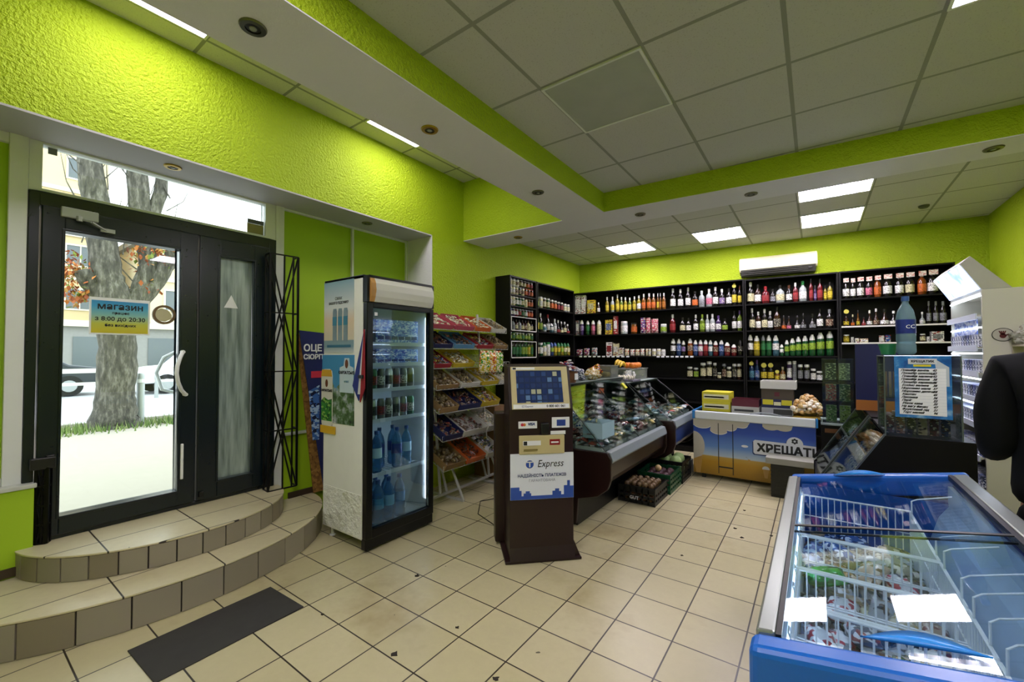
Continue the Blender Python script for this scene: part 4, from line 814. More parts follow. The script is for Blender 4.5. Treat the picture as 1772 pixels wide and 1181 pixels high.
text('ОЦЕ',.085,(.003,.035,1.34),(0,1,.0),(0,0,1),M_W,pb,ext=.0006,bold=.002); text('СЮРПРИЗ',.06,(.003,.10,1.26),(0,1,.0),(0,0,1),M_W,pb,ext=.0006,bold=.002)
MB().box(.0,.004,.02,.24,1.07,1.13).build('red_strip',mat('red_print','#c22f45',.5),pb)
MB().prism([(-.0,.95),(.10,1.0),(.10,.50),(.04,.50)],0,.003,'x').build('bottle_picture',printed('blue_print','#3a63a8','#9fb8d8','#141a3a',20,.4,.7),pb)
# ------------------------------------------------------------------ snack rack against the green wall
RK=thing('snack_rack','white wire snack display rack beside the drinks fridge','rack',(-3.13,2.93,0),0)
RT=mat('white_tube','#b9bab6',.4); m=MB()
# uprights lean back towards the wall; world axes (x to the room, y along the wall)
for y in (.12,.90): m.bar((.02,y,.06),(-.16,y,1.95),.02,.02); 
m.build('upright',RT,RK)
m=MB(); m.bar((.05,-.02,.06),(.0,1.32,.06),.022,.022)
for y in (.22,.86): m.bar((-.25,y,.012),(.25,y,.012),.022,.022); m.bar((.05,y,.38),(.24,y,.02),.018,.018); m.bar((-.10,y,.38),(.02,y,.04),.018,.018)
m.build('foot_frame',RT,RK)
levels=[(.42,.02,.33),(.70,.02,.30),(.96,-.02,.28),(1.19,-.05,.27),(1.40,-.08,.26),(1.60,-.10,.26),(1.80,-.12,.26)]
def onrack(z,xc,dp,t,y,up=0.0):
    """a spot on a rack shelf sloping down towards the room; t 0 back..1 front"""
    return Vector((-3.13+xc-dp/2+t*dp+.0,2.93+y,z+(.5-t)*dp*SL+up))
SL=.52; ANG=math.atan(SL)
for li,(z,xc,dp) in enumerate(levels):
    m=MB(); hz=dp/2*SL; LN=[.96,.96,.96,1.26,1.26,1.26,1.26][li]
    for i in range(9):
        t=-.5+i/8; m.rod((xc+t*dp,.0,z-t*dp*SL),(xc+t*dp,LN,z-t*dp*SL),.0025,n=5)
    for i in range(int(LN/.06)+1):
        y=i*.06; m.rod((xc-dp/2,y,z+hz),(xc+dp/2,y,z-hz),.0022,n=4); m.rod((xc+dp/2,y,z-hz),(xc+dp/2,y,z-hz+.05),.0022,n=4)
    m.rod((xc+dp/2,0,z-hz+.05),(xc+dp/2,LN,z-hz+.05),.003,n=5); m.rod((xc+dp/2,0,z-hz),(xc+dp/2,LN,z-hz),.003,n=5)
    m.build('wire_tray',RT,RK)
CANDY=[['#c4bda4','#b5a48c','#d6cfae','#c9c4b8','#a8b0a0'],['#3a2a20','#4a3424','#5f4632','#6a5f54','#7a3a2a'],['#6a5a3e','#7a6a48','#9c8c64','#564830','#8a8070'],['#8a3a34','#a8963a','#4f6a44','#b8b4a8','#3f4a70']]
for i,c_ in enumerate(CANDY): palette('candy%d'%i,c_,.35,.5,.35,60)
def candybox(i,lv,y,w_,wall,cand,lab,h=.075,dp_=None,cid=0):
    z,xc,dp=levels[lv]; dl=(dp_ or dp)*.98/math.cos(ANG)
    c=thing('snack_box',lab,'box',(-3.13+xc+.004,2.93+y,z+.006),0,'open snack boxes on the wire rack',rot=(0,ANG,0))
    m=MB(); t=.004; D2=dl/2
    m.box(-D2,D2,-w_/2,w_/2,0,t); m.box(-D2,D2,-w_/2,-w_/2+t,t,h); m.box(-D2,D2,w_/2-t,w_/2,t,h); m.box(-D2,-D2+t,-w_/2+t,w_/2-t,t,h*1.15); m.box(D2-t,D2,-w_/2+t,w_/2-t,t,h*.85)
    m.build('carton',wall,c)
    hp=MB().heap(dl*.86,w_*.82,h*.75,int(26+w_*160),.035,seed=i*7+3,kind=('pillow' if cid!=2 else 'blob'),dome=.25).build('sweets',_M['candy%d'%cid])
    hp.matrix_world=Matrix.Translation((-3.13+xc+.004,2.93+y,z+.006))@Matrix.Rotation(ANG,4,'Y')@Matrix.Translation((0,0,.010)); tag(hp,'small loose wrapped sweets filling the '+lab.replace('open ','')[:58].rsplit(' ',1)[0],'sweets','sweets in boxes','stuff')
WB=mat('box_white','#c4c4bc',.6,var=.06); RB=mat('box_red','#8e2430',.5,var=.1); YB_=mat('box_yellow','#bfa82c',.5); NB=mat('box_navy','#1a2350',.5); OB=mat('box_orange','#c4602a',.5,var=.1); BB_=mat('box_blue','#4f82a8',.5); CB=mat('box_card','#8a6f47',.7,var=.1); TB=mat('box_pink','#b04a5c',.5); DBX=mat('box_dark','#1a1614',.5)
B=[(0,.15,.28,CB,2,'open brown box, left end of lowest rack shelf'),(0,.47,.28,OB,1,'open orange box, second from left on lowest rack shelf'),(0,.78,.26,WB,3,'open white box, third from left on lowest rack shelf'),
 (1,.14,.26,NB,1,'open navy box, left end of second lowest rack shelf'),(1,.47,.36,WB,1,'open white box, middle of second lowest rack shelf'),(1,.81,.26,WB,0,'open white box, right end of second lowest rack shelf'),
 (2,.14,.24,CB,2,'open brown box, left end of third lowest rack shelf'),(2,.45,.34,NB,1,'long navy box, middle of third lowest rack shelf'),(2,.80,.30,YB_,3,'yellow and navy box, right end of third lowest rack shelf'),
 (3,.16,.30,CB,2,'open brown box, left end of middle rack shelf'),(3,.50,.30,WB,2,'open white box, second from left on middle rack shelf'),(3,.84,.28,YB_,0,'open lime yellow box, middle rack shelf right half'),(3,1.12,.22,WB,0,'open grey box, right end of middle rack shelf'),
 (4,.12,.22,RB,3,'open red box, left end of third highest rack shelf'),(4,.43,.32,YB_,0,'open yellow box of light sweets, third highest rack shelf'),
 (5,.14,.26,NB,1,'open blue box, left end of second highest rack shelf'),(5,.46,.32,BB_,1,'long pale blue and lime box, second highest rack shelf'),(5,.82,.26,RB,3,'open red box, second highest rack shelf right half'),(5,1.11,.24,CB,2,'open beige packet box, right end of second highest rack shelf'),
 (6,.16,.29,TB,0,'open pink box of pale sweets, left end of top rack shelf'),(6,.49,.28,TB,0,'open pink box, second from left on top rack shelf'),(6,.80,.26,OB,0,'open orange box, third from left on top rack shelf'),(6,1.10,.26,WB,2,'open clear box of brown snacks, right end of top shelf')]
for i,(lv,y,w_,wl,cd,lab) in enumerate(B): candybox(i,lv,y,w_,wl,0,lab,h=.07 if lv<3 else .055,cid=cd)
for i in range(6):
    c_=['#c9b02a','#d0a020','#8aa832','#c9b22e','#c4a02c','#cc8a2a'][i]
    P=Matrix.Translation((0,0,0))@Matrix.Rotation(PI/2,4,'Y')
    g_=MB(); g_.pillow(.26,.16,.06,P,6,6,i); o=g_.build('snack_bag',printed('snackbag%d'%i,c_,'#3a8a3f' if i%2==0 else '#b3432a','#e6dcc0',26,.25,.8),smooth='all')
    o.location=(-3.13+.135-.05*(i//3),2.93+.66+.115*(i%3)+.04*(i//3),1.375+.02*(i//3)); o.rotation_euler=(0,.1,0)
    tag(o,f'yellow snack bag hanging on rack, {ORD[i%3]} from left, '+('front' if i<3 else 'rear')+' row','snack bag','yellow snack bags hanging on the rack')
o=MB().box(-.0,.30,-.17,.17,0,.42).build('cardboard_box',mat('cardboard','#7a5c38',.8,var=.1),bevel=.004); o.location=(-3.42,4.10,0); tag(o,'brown cardboard box on the floor behind the snack rack','box')
o=MB().box(0,.26,-.13,.13,0,.42).build('cardboard_box',mat('cardboard','#7a5c38',.8,var=.1),bevel=.004); o.location=(-3.42,4.13,.421); tag(o,'greyish cardboard box stacked on another box behind snack rack','box')
# ------------------------------------------------------------------ payment kiosk: frame x to the right, -y towards the viewer
KR=math.atan2(.698,.716)
KK=thing('payment_kiosk','dark brown payment kiosk with touch screen and express sign','kiosk',(-1.781,2.424,0),KR)
M_KB=mat('dark_brown_steel','#241211',.35,var=.05); M_KG=mat('gold_panel','#c2b585',.4,var=.03)
m=MB(); m.prism([(0.0,.02),(.0,1.08),(.10,1.385),(.30,1.40),(.30,.02)],.0,.47,'x'); m.build('body',M_KB,KK,bevel=.008)
MB().box(-.035,.52,-.03,.36,0,.02).build('base_plate',M_KB,KK,bevel=.006)
m=MB(); m.prism([(-.035,.02),(-.0,.02),(-.0,.10)],-.0,.47,'x')
m.prism([(.470,.02),(.515,.02),(.470,.13)],.0,.30,'y'); m.build('base_skirt',M_KB,KK)
# the sloping screen panel: local slope frame
SLK=Vector((0,.10,.305)).normalized(); NK=Vector((0,-SLK.z,SLK.y))
def KP(x,s,d=0.0): return Vector((x,0,1.08))+SLK*s+NK*d
def kplate(x0,x1,s0,s1,d0,d1,nm,m_,par):
    mb=MB(); vs=[KP(x,s,d) for d in (d0,d1) for x,s in ((x0,s0),(x1,s0),(x1,s1),(x0,s1))]
    mb._a(vs,[(3,2,1,0),(4,5,6,7),(0,1,5,4),(1,2,6,5),(2,3,7,6),(3,0,4,7)]); return mb.build(nm,m_,par)
sp=kplate(.02,.445,.0,.315,.0,.014,'screen_bezel',M_KG,KK)
k=NT('touch_screen'); p_=k.pos(); 
m1,iu,iv=gridmask(k,p_[1],p_[3],.0,1.09,.035,.004); m1,iu,iv=gridmask(k,p_[1 if False else 1],p_[3],.0,1.09,.035,.004)
gm,iu,iv=gridmask(k,p_[1],p_[3],.0,1.09,.04,.004)
k2=k.n.new('ShaderNodeSeparateXYZ'); k.l.new(p_[0],k2.inputs[0])
gm,iu,iv=gridmask(k,k2.outputs[0],k2.outputs[2],.075,1.10,.042,.005); cb=k.new('ShaderNodeCombineXYZ'); k.put(cb.inputs[0],iu); k.put(cb.inputs[1],iv); wn=k.n.new('ShaderNodeTexWhiteNoise'); wn.noise_dimensions='2D'; k.l.new(cb.outputs[0],wn.inputs['Vector'])
cc=k.mix(gm,k.ramp(wn.outputs[0],[(0,'#141f3c'),(.45,'#1e2d4c'),(.6,'#3b4f66'),(.75,'#1a2540'),(.92,'#6f6f5a')],'CONSTANT'),lin('#141c30'))
k.base(lin('#0a0c10')); k.put(k.b.inputs['Emission Color'],cc); k.b.inputs['Emission Strength'].default_value=.55; k.rough(.08)
kplate(.058,.398,.045,.285,.014,.017,'touch_screen',k.m,KK)
kplate(.028,.438,.003,.034,.014,.0155,'white_strip',M_W,sp)
t_=text('0 800 601 061',.024,KP(.34,.018,.017),(1,0,0),SLK,M_INK,sp,ext=.0004,bold=.0006); t_=text('EZ Express',.018,KP(.13,.018,.017),(1,0,0),SLK,mat('ink_navy','#22356f',.4),sp,ext=.0004)
kplate(.03,.20,.292,.31,.014,.0155,'white_strip',M_W,sp); kplate(.035,.060,.294,.308,.0156,.0165,'logo_mark',M_INK,sp)
def kbox(x0,x1,z0,z1,nm,m_,par=KK,y0=-.006,y1=.0): return MB().box(x0,x1,y0,y1,z0,z1).build(nm,m_,par)
o=kbox(.065,.20,.945,.995,'card_sticker',M_W); MB().disc((.092,.972),.011,.011,-.008,.002,'y',14).build('red_dot',mat('red_print','#c22f45',.5),o); MB().disc((.107,.972),.011,.011,-.0075,.0015,'y',14).build('orange_dot',mat('orange_print','#d88a2a',.5),o)
text('VISA',.026,(.157,-.008,.975),(1,0,0),(0,0,1),mat('ink_navy','#22356f',.4),o,ext=.0004,bold=.001,shear=.2)
o=kbox(.31,.44,.945,1.02,'blue_sticker',M_W); MB().box(.345,.41,-.008,-.006,.958,1.003).build('card_picture',mat('card_blue','#27408f',.5),o)
m=MB(); m.box(.225,.285,-.03,0,.905,.985); m.build('card_reader',M_K,KK,bevel=.008)
kbox(.30,.41,.898,.922,'white_label',M_W)
o=MB().box(.068,.40,-.016,0,.762,.895).build('bill_acceptor_panel',M_KG,KK,bevel=.004)
MB().box(.10,.20,-.026,-.016,.790,.800).build('bill_slot',mat('gold_slot','#8f8050',.4,.5),o); MB().box(.095,.225,-.0175,-.016,.825,.858).build('white_label',M_W,o); MB().box(.10,.125,-.0185,-.0175,.828,.855).build('logo_mark',M_INK,o)
q=MB().box(.29,.365,-.0185,-.016,.825,.865).build('red_label',mat('dark_red_plastic','#8d1420',.4),o); MB().box(.30,.355,-.0195,-.0185,.838,.850).build('white_bar',M_W,q)
k=NT('kiosk_poster'); k.base(lin('#dde3ee')); k.rough(.3)
ps=MB().box(.005,.468,-.008,-.0,.440,.765).build('advert_panel',k.m,KK)
M_SK=mat('skyline_blue','#2c50a8',.4); m=MB(); m.box(.006,.467,-.009,-.008,.441,.466)
for a,b_,h in ((.006,.025,.53),(.025,.07,.53),(.07,.085,.505),(.10,.115,.485),(.115,.145,.50),(.145,.155,.485),(.31,.33,.495),(.33,.36,.51),(.36,.375,.49),(.395,.42,.53),(.42,.44,.565),(.44,.467,.525)): m.box(a,b_,-.009,-.008,.46,h)
m.build('skyline',M_SK,ps)
lg=MB(); lg.disc((.145,.690),.034,.034,-.0095,.0015,'y',24); lg.build('round_logo',M_SK,ps)
m=MB(); m.box(.122,.168,-.0105,-.0095,.702,.709); m.box(.141,.149,-.0105,-.0095,.670,.709); m.disc((.145,.690),.034,.034,-.0105,.001,'y',24,.85); m.build('logo_mark',M_W,ps)
text('Express',.072,(.295,-.0095,.690),(1,0,0),(0,0,1),M_INK,ps,ext=.0005,shear=.25,sx=.85)
text('НАДІЙНІСТЬ ПЛАТЕЖІВ',.029,(.235,-.0095,.608),(1,0,0),(0,0,1),mat('ink_navy','#22356f',.4),ps,ext=.0004,bold=.0005); text('ГАРАНТОВАНА',.026,(.235,-.0095,.573),(1,0,0),(0,0,1),mat('ink_grey','#8b91a0',.4),ps,ext=.0004)
MB().box(-.07,.03,.30,.42,.02,1.02).build('rear_cabinet',M_KB,KK,bevel=.008)
# ------------------------------------------------------------------ deli counters (run along the room; customers' side is +x)
M_GLS=glass('counter_glass','#f0f6f4',.6); M_GE=mat('dark_glass_edge','#10201c',.3); M_RAIL=mat('grey_bumper_rail','#8d979c',.35,.2); M_DB=mat('dark_brown_panel','#22120d',.35,var=.1)
def deli(nm,y0,y1,xf,ztop,rz,lab,panel,skirt,xt=-1.90,xb=-2.45):
    g=thing(nm,lab,'deli counter',(xf,y0,0)); L=y1-y0
    # local x: 0 = rail front, negative inwards
    bk=xb-xf; tp=xt-xf
    MB().box(bk+.05,-.32,.03,L-.03,.0,.34).build('pedestal',M_K,g)
    m=MB(); m.prism([(bk,.30),(-.30,.30),(-.10,.36),(-.035,.44),(-.02,rz-.08),(-.06,rz-.02),(bk,rz-.02)],.03,L-.03,'y'); m.build('front_panel',panel,g)
    for y in (0,L-.03): MB().prism([(bk-.01,.02),(-.32,.02),(-.30,.24),(-.12,.29),(-.03,.36),(-.0,.44),(-.0,rz-.05),(-.03,rz),(bk-.01,rz)],y,y+.03,'y').build('end_panel',skirt,g,bevel=.006)
    m=MB(); m.prism([(-.055,rz-.085),(.0,rz-.085),(.008,rz-.07),(-.012,rz+.0),(-.055,rz+.01)],.03,L-.03,'y'); m.build('bumper_rail',M_RAIL,g,bevel=.004)
    MB().box(bk,-.06,.03,L-.03,rz-.02,rz-.012).build('display_deck',mat('deck_steel','#9aa3a3',.35,.4),g)
    MB().box(bk,bk+.02,.03,L-.03,rz,ztop-.02).build('rear_panel',mat('deli_liner','#5c6462',.4),g)
    t=.006; dx=(tp-(-.05)); dz=ztop-.012-rz-.01; nn=Vector((dz,0,-dx)).normalized()*t
    m=MB(); a=Vector((-.05,0,rz+.01)); b=Vector((tp,0,ztop-.012))
    m.prism([(a.x,a.z),(b.x,b.z),(b.x+nn.x,b.z+nn.z),(a.x+nn.x,a.z+nn.z)],.004,L-.004,'y'); m.build('slanted_glass',M_GLS,g)
    MB().box(bk,tp+.02,0,L,ztop-.012,ztop-.002).build('glass_top',glass('top_glass','#c9dcd6',1.0,.03,.45,'#b9c6c2'),g)
    for y in (.001,L-.007): MB().prism([(bk+.02,rz),(-.06,rz+.005),(tp,ztop-.014),(bk+.02,ztop-.014)],y,y+.006,'y').build('side_glass',M_GLS,g)
    m=MB()
    for y in (.0,L/2,L): m.rod((a.x+.006,y,a.z),(b.x+.006,y,b.z),.004,n=5)
    m.rod((tp+.02,0,ztop-.007),(tp+.02,L,ztop-.007),.006,n=6); m.build('dark_edge_seal',M_GE,g)
    MB().box(bk+.02,bk+.32,.03,L-.03,rz+.27,rz+.276).build('inner_glass_shelf',M_GLS,g)
    return g
M_MAR=mat('maroon_end_panel','#22100e',.3)
deli('deli_counter',3.26,4.86,-1.37,1.20,.66,'long glass deli counter beside the payment kiosk with packaged food inside',M_DB,M_MAR)
M_BLUEP=mat('blue_counter_panel','#28407e',.35)
deli('deli_counter',4.93,6.05,-1.30,1.13,.71,'farther glass deli counter with blue front beside the ice cream freezer',M_BLUEP,M_MAR,-1.85,-2.35)
palette('meat',['#7d3a34','#9a6a5a','#c0a39a','#4a2a28','#d0c8bc','#a9a8a0'],.3,.5,.35,50)
palette('cheese',['#cdbb7a','#d9d2b8','#a8b4a8','#7a8a7c','#b9a25a','#e2e0d8'],.3,.5,.3,50)
palette('dairy',['#c9d4da','#8fa8b4','#d9d9d4','#5a7a8c','#9c4a3a','#6f8a6a'],.3,.5,.35,50)
def tray(x,y,z,w_,l_,pal,lab,i,h=.06,kind='pillow',n=46,size=.06):
    t=thing('display_tray',lab,'tray',(x,y,z)); MB().tray(-w_/2,w_/2,-l_/2,l_/2,0,.03,.004).build('tray_shell',mat('tray_white','#b9bdba',.3),t)
    hp=MB().heap(w_*.9,l_*.9,h,int(n*1.7),size*1.12,seed=i+40,kind=kind,dome=.3).build('packaged_food',_M[pal]); hp.location=(x,y,z+.012)
    tag(hp,'small packed foods heaped on the '+lab,'food','packed foods in the deli trays','stuff')
pals=['dairy','meat','cheese','meat','dairy','cheese']; i=0
for r_,(x,nm) in enumerate([(-1.60,'front'),(-1.88,'middle'),(-2.17,'rear')]):
    for c_ in range(5):
        tray(x,3.46+.30*c_,.651,.25,.27,pals[(r_*2+c_*5+r_)%6],f'tray in the {nm} row of long deli counter, {ORD[c_]} from kiosk',i,.09+.05*r_,n=40+22*r_,size=.07); i+=1
for c_ in range(6):
    tray(-2.27,3.43+.245*c_,.937,.20,.22,pals[(c_*2+1)%6],f'tray on the inner glass shelf of long deli counter, {ORD[c_]} from kiosk',i,.08,n=22); i+=1
for r_,(x,nm) in enumerate([(-1.52,'front'),(-1.80,'middle'),(-2.09,'rear')]):
    for c_ in range(3):
        tray(x,5.12+.35*c_,.701,.25,.31,['dairy','cheese','dairy','meat'][(r_+c_)%4],f'tray in the {nm} row of blue deli counter, {ORD[c_]} from kiosk',i,.09,n=34); i+=1
# packs leaning inside the counter
for q in range(28):
    x=-1.58-.14*(q%3)-.10*(q//14); y=3.38+.104*(q%14)
    c_=['#7a2a26','#b8bcbc','#8fb0c4','#a88a5a','#4a6a52','#c9c4b4','#5a1f1c'][q%7]
    m=MB(); m.pillow(.12,.17,.035,None,5,6,q); o=m.build('food_pack',printed('foodpack%d'%(q%7),c_,'#d9d9d4','#2f4f7a',30,.2,.5),smooth='all')
    o.location=(x,y,.775+.055*(q//14)+.04*(q%3)); o.rotation_euler=(.25*math.sin(q),-.35+.3*math.cos(q*2),q*1.3)
    tag(o,f'shiny vacuum food pack lying on top of trays, {ORD[q%14]} from the kiosk, '+('lower' if q<14 else 'upper'),'food pack','vacuum packs in the long deli counter')
o=MB().tray(-.09,.09,-.13,.13,0,.13,.003).build('plastic_tub',mat('pale_blue_tub','#9ab8c4',.25)); o.location=(-1.55,3.43,.76); tag(o,'pale blue plastic tub in the deli counter corner nearest the kiosk','tub')
# things on top of the long counter (glass top z=1.198)
ZT=1.199
def wicker(x,y,lab,r=.10):
    b=thing('wicker_basket',lab,'basket',(x,y,ZT)); k=_M.get('wicker')
    if not k:
        q=NT('wicker'); v=q.n.new('ShaderNodeTexWave'); q.l.new(q.pos()[0],v.inputs[0]); v.inputs['Scale'].default_value=40; v.bands_direction='Z'; q.base(q.mix(v.outputs[0],lin('#4a2c16'),lin('#8a5a30'))); q.rough(.7); q.bump(v.outputs[0],.5,.006); _M['wicker']=k=q.m
    MB().lathe([(r*.8,0),(r,.10),(r*1.04,.105),(r*.94,.105),(r*.75,.008)],20).build('bowl',k,b,smooth=True); MB().box(r*.92,r*1.0,-.03,.03,.03,.09).build('price_tag',M_W,b); return b
palette('sweets_red',['#8f1f2a','#c9c9cc','#3a3f8a','#b0343f','#d9d4d8'],.3,.5,.4,60)
wicker(-1.98,3.66,'brown wicker basket of red and blue sweets on the deli counter')
hp=MB().heap(.15,.15,.12,60,.045,seed=5).build('sweets',_M['sweets_red']); hp.location=(-1.98,3.66,ZT+.09); tag(hp,'red white and blue wrapped sweets heaped in the wicker basket','sweets',None,'stuff')
def bagof(x,y,z,w_,l_,h,c1,c2,c3,lab,seed=0,name='sweet_bag',cat='bag',rz=0.0):
    m=MB(); m.blob((0,0,h/2),w_/2,l_/2,h/2,18,12,.32,None,seed); o=m.build(name,printed('bagof_'+c1[1:]+c2[1:],c1,c2,c3,34,.25,.8),smooth='all'); o.location=(x,y,z); o.rotation_euler=(0,0,rz); return tag(o,lab,cat)
bagof(-2.02,3.42,ZT,.16,.20,.15,'#2a3a8a','#b0303a','#d9d9dc','blue and red sweet bag on the counter, left of wicker basket',2)
bagof(-2.03,3.96,ZT,.15,.18,.13,'#3a3f55','#d5d8dd','#6a6f8a','dark blue and silver sweet bag right of the wicker basket',3)
bagof(-1.98,4.22,ZT,.16,.24,.11,'#c9b98c','#a8842c','#e2dcc8','cream and yellow bag of pastries on the long deli counter',4)
bagof(-2.05,4.44,ZT,.16,.20,.14,'#7a1f1c','#b8862c','#2a0f10','dark red bag of sweets on the counter behind pastries',5)
pc=thing('plastic_container','clear plastic container with yellow fruit at far end of deli counter','container',(-2.02,4.70,ZT))
m=MB(); m.tray(-.10,.10,-.11,.11,0,.13,.004); m.box(-.11,.11,-.12,.12,.13,.142); m.build('clear_box',glass('clear_plastic','#e8ece4',1.2,.08,.15,'#dfe4dc'),pc)
for i in range(5):
    o=MB().blob((0,0,.03),.032,.03,.03,12,8).build('yellow_fruit',mat('yellow_fruit','#c9b04a',.5),smooth='all'); o.location=(-2.07+.065*(i%2)+.0,4.64+.062*(i//2),ZT+.006+.0); tag(o,f'yellow fruit inside the clear plastic container, {ORD[i]} one','fruit','yellow fruit in the container')
# fruit on the farther counter (glass top z=1.128)
Z2=1.129
st=thing('fruit_stand','clear acrylic fruit stand on the farther deli counter','stand',(-2.08,5.62,Z2))
m=MB(); m.box(-.16,.16,-.30,.30,.14,.15); m.box(-.15,-.14,-.28,.28,0,.14); m.box(.14,.15,-.28,.28,0,.14); m.build('shelf',glass('clear_plastic','#e8ece4',1.2,.08,.15,'#dfe4dc'),st)
M_OR=mat('orange_peel','#d9781a',.5,var=.06); M_BAN=mat('banana_skin','#d4b02c',.5,var=.08)
for i,(x,y) in enumerate([(-2.0,5.50),(-2.0,5.585),(-2.0,5.67),(-2.0,5.755),(-2.09,5.54),(-2.09,5.63)]):
    o=MB().blob((0,0,.04),.04,.04,.039,14,10).build('orange',M_OR,smooth='all'); o.location=(x,y,Z2+.151); tag(o,f'round orange on acrylic stand, {ORD[i] if i<4 else ORD[i-4]} from left in the '+('front row' if i<4 else 'back row'),'orange','oranges on the acrylic stand')
for i in range(3):
    P=[];R=[]
    for j in range(9):
        t=j/8; P.append((0,-.10+.20*t,.02+.055*math.sin(PI*t)));R.append(.006+.014*math.sin(PI*min(1,max(0,t)))**.5)
    o=MB().path(P,R,8).build('banana',M_BAN,smooth='all'); o.location=(-2.14-.035*i+.05,5.40,Z2+.155+.012*i); tag(o,f'curved yellow banana left of oranges, {["nearest","middle","rearmost"][i]} of the bunch','banana','bananas on the acrylic stand')
o=bagof(-2.0,5.40,Z2,.16,.22,.12,'#c9c9c4','#8a8f94','#e6e6e2','pale plastic bag under the fruit stand, left side',6); bagof(-2.02,5.78,Z2,.14,.2,.11,'#a8b02c','#d9d94a','#7a8a2c','lime yellow bag under the fruit stand, right side',7)
mt_=thing('egg_tray','stack of white eggs in tray on the farther deli counter','egg tray',(-1.72,5.86,.98)); 
MB().box(-.15,.15,-.14,.14,.13,.15).build('carton',mat('egg_carton','#5c5a66',.8),mt_)
mt_.location=(-2.0,5.95-.08,Z2-.13+.0)
mt_.location=(-1.98,5.0+.20,Z2-.13)
for i in range(12):
    o=MB().blob((0,0,.026),.021,.021,.027,10,8).build('egg',mat('egg_white','#d9d2bf',.5),smooth='all'); o.location=(-2.08+.062*(i%4),5.10+.075*(i//4),Z2+.021); tag(o,f'pale egg in the tray on farther deli counter, {ORD[i%4]} in its row, '+['near row','middle row','far row'][i//4],'egg','eggs in the tray')
o=MB().box(-.005,.005,-.03,.03,0,.075).build('price_card',mat('yellow_card','#d2cf2c',.5)); o.location=(-1.855,4.70,1.115); o.rotation_euler=(0,-.75,0); tag(o,'small bright yellow price card stuck on the slanted deli glass','price card')
o.location=(-1.786,4.72,1.08)
# ------------------------------------------------------------------ crates on the floor
def crate(x,y,z,lx,ly,h,m_,lab,rz=0.0,mark=False):
    c=thing('vegetable_crate',lab,'crate',(x,y,z),rz); m=MB(); t=.008
    m.box(-lx/2,lx/2,-ly/2,ly/2,0,.008)
    for s_ in (-1,1):
        for a,b_ in ((.0,.035),(.06,.085),(.11,.135),(h-.04,h)):
            m.box(-lx/2,lx/2,s_*ly/2-t/2,s_*ly/2+t/2,a,b_); m.box(s_*lx/2-t/2,s_*lx/2+t/2,-ly/2,ly/2,a,b_)
        for i in range(7):
            xx=-lx/2+lx*i/6; m.box(xx-.007,xx+.007,s_*ly/2-t/2,s_*ly/2+t/2,0,h)
            yy=-ly/2+ly*i/6; m.box(s_*lx/2-t/2,s_*lx/2+t/2,yy-.007,yy+.007,0,h)
    m.build('lattice_sides',m_,c); m=MB()
    for s_ in (-1,1): m.box(-lx/2-.008,lx/2+.008,s_*ly/2-.008,s_*ly/2+.008,h-.012,h); m.box(s_*lx/2-.008,s_*lx/2+.008,-ly/2,ly/2,h-.012,h)
    m.build('rim',m_,c)
    if mark: text('GUT',.045,(-.02,-ly/2-.006,.055),(1,0,0),(0,0,1),M_W,c,ext=.0004,bold=.001)
    return c
M_CK=mat('black_crate_plastic','#111214',.4); M_CG=mat('green_crate_plastic','#0f4a2c',.35,var=.1)
crate(-1.46,4.30,0,.36,.40,.17,M_CK,'black plastic crate of onions nearest the kiosk',0,True)
crate(-1.43,4.76,0,.34,.42,.20,M_CG,'green plastic crate between the two black crates',0)
crate(-1.42,5.20,0,.34,.38,.24,M_CK,'black plastic crate of cabbage beside the ice cream freezer',0)
M_ON=palette('onion_skins',['#7a5230','#8f6a40','#a8875a','#5a3a22','#9c7a50'],.5)
rg=random.Random(9)
def veg(nm,n_,cx,cy,w_,l_,z,r,m_,lab,cat,grp,sq=1.0):
    k_=0
    nx=max(1,int(w_/(2*r)));ny=max(1,int(l_/(2*r)))
    for j in range(ny):
        for i in range(nx):
            if k_>=n_: return
            o=MB().blob((0,0,r*sq),r*.98,r*.98,r*sq,10,8,.06,None,k_).build(nm,m_,smooth='all'); o.location=(cx+(i-(nx-1)/2)*2*r+rg.uniform(-.004,.004),cy+(j-(ny-1)/2)*2*r+rg.uniform(-.004,.004),z+rg.uniform(0,.014)); o.rotation_euler=(0,0,rg.uniform(0,6)); 
            tag(o,lab.format(ORD[i],ORD[j]),cat,grp); k_+=1
M_PEP=mat('onion_brown','#7d5836',.45,var=.3)
veg('onion',30,-1.46,4.30,.33,.37,.010,.030,M_PEP,'brown onion in nearest black crate, lower layer, {} from left in the {} row','onion','onions in the nearest crate, lower layer')
veg('onion',30,-1.46,4.30,.31,.33,.068,.030,mat('onion_brown2','#8d6a42',.45,var=.3),'brown onion in nearest black crate, middle layer, {} from left in the {} row','onion','onions in the nearest crate, middle layer')
veg('onion',30,-1.46,4.30,.31,.33,.128,.030,mat('onion_brown3','#6e5638',.45,var=.3),'brown onion heaped on top of nearest black crate, {} from left in the {} row','onion','onions heaped on the nearest crate')
veg('beetroot',20,-1.43,4.76,.31,.38,.012,.042,mat('beet_dark','#3a1c1e',.6,var=.3),'dark beetroot in the green crate, {} from left in the {} row','beetroot','beetroots in the green crate')
veg('beetroot',20,-1.43,4.76,.31,.38,.098,.042,mat('beet_dark2','#43242a',.6,var=.3),'dark beetroot on the upper layer of green crate, {} from left in the {} row','beetroot','beetroots on top in the green crate')
veg('turnip',2,-1.43,4.70,.12,.10,.182,.036,mat('turnip_skin','#c9a87a',.5,var=.15),'pale turnip on top of the beetroots, {} from left in {} row','turnip','turnips on the beetroots')
veg('cabbage',6,-1.42,5.20,.30,.36,.012,.074,mat('cabbage_leaf','#8fa86a',.6,var=.2),'pale green cabbage in the farther black crate, {} from left in the {} row','cabbage','cabbages in the farther crate',.95)
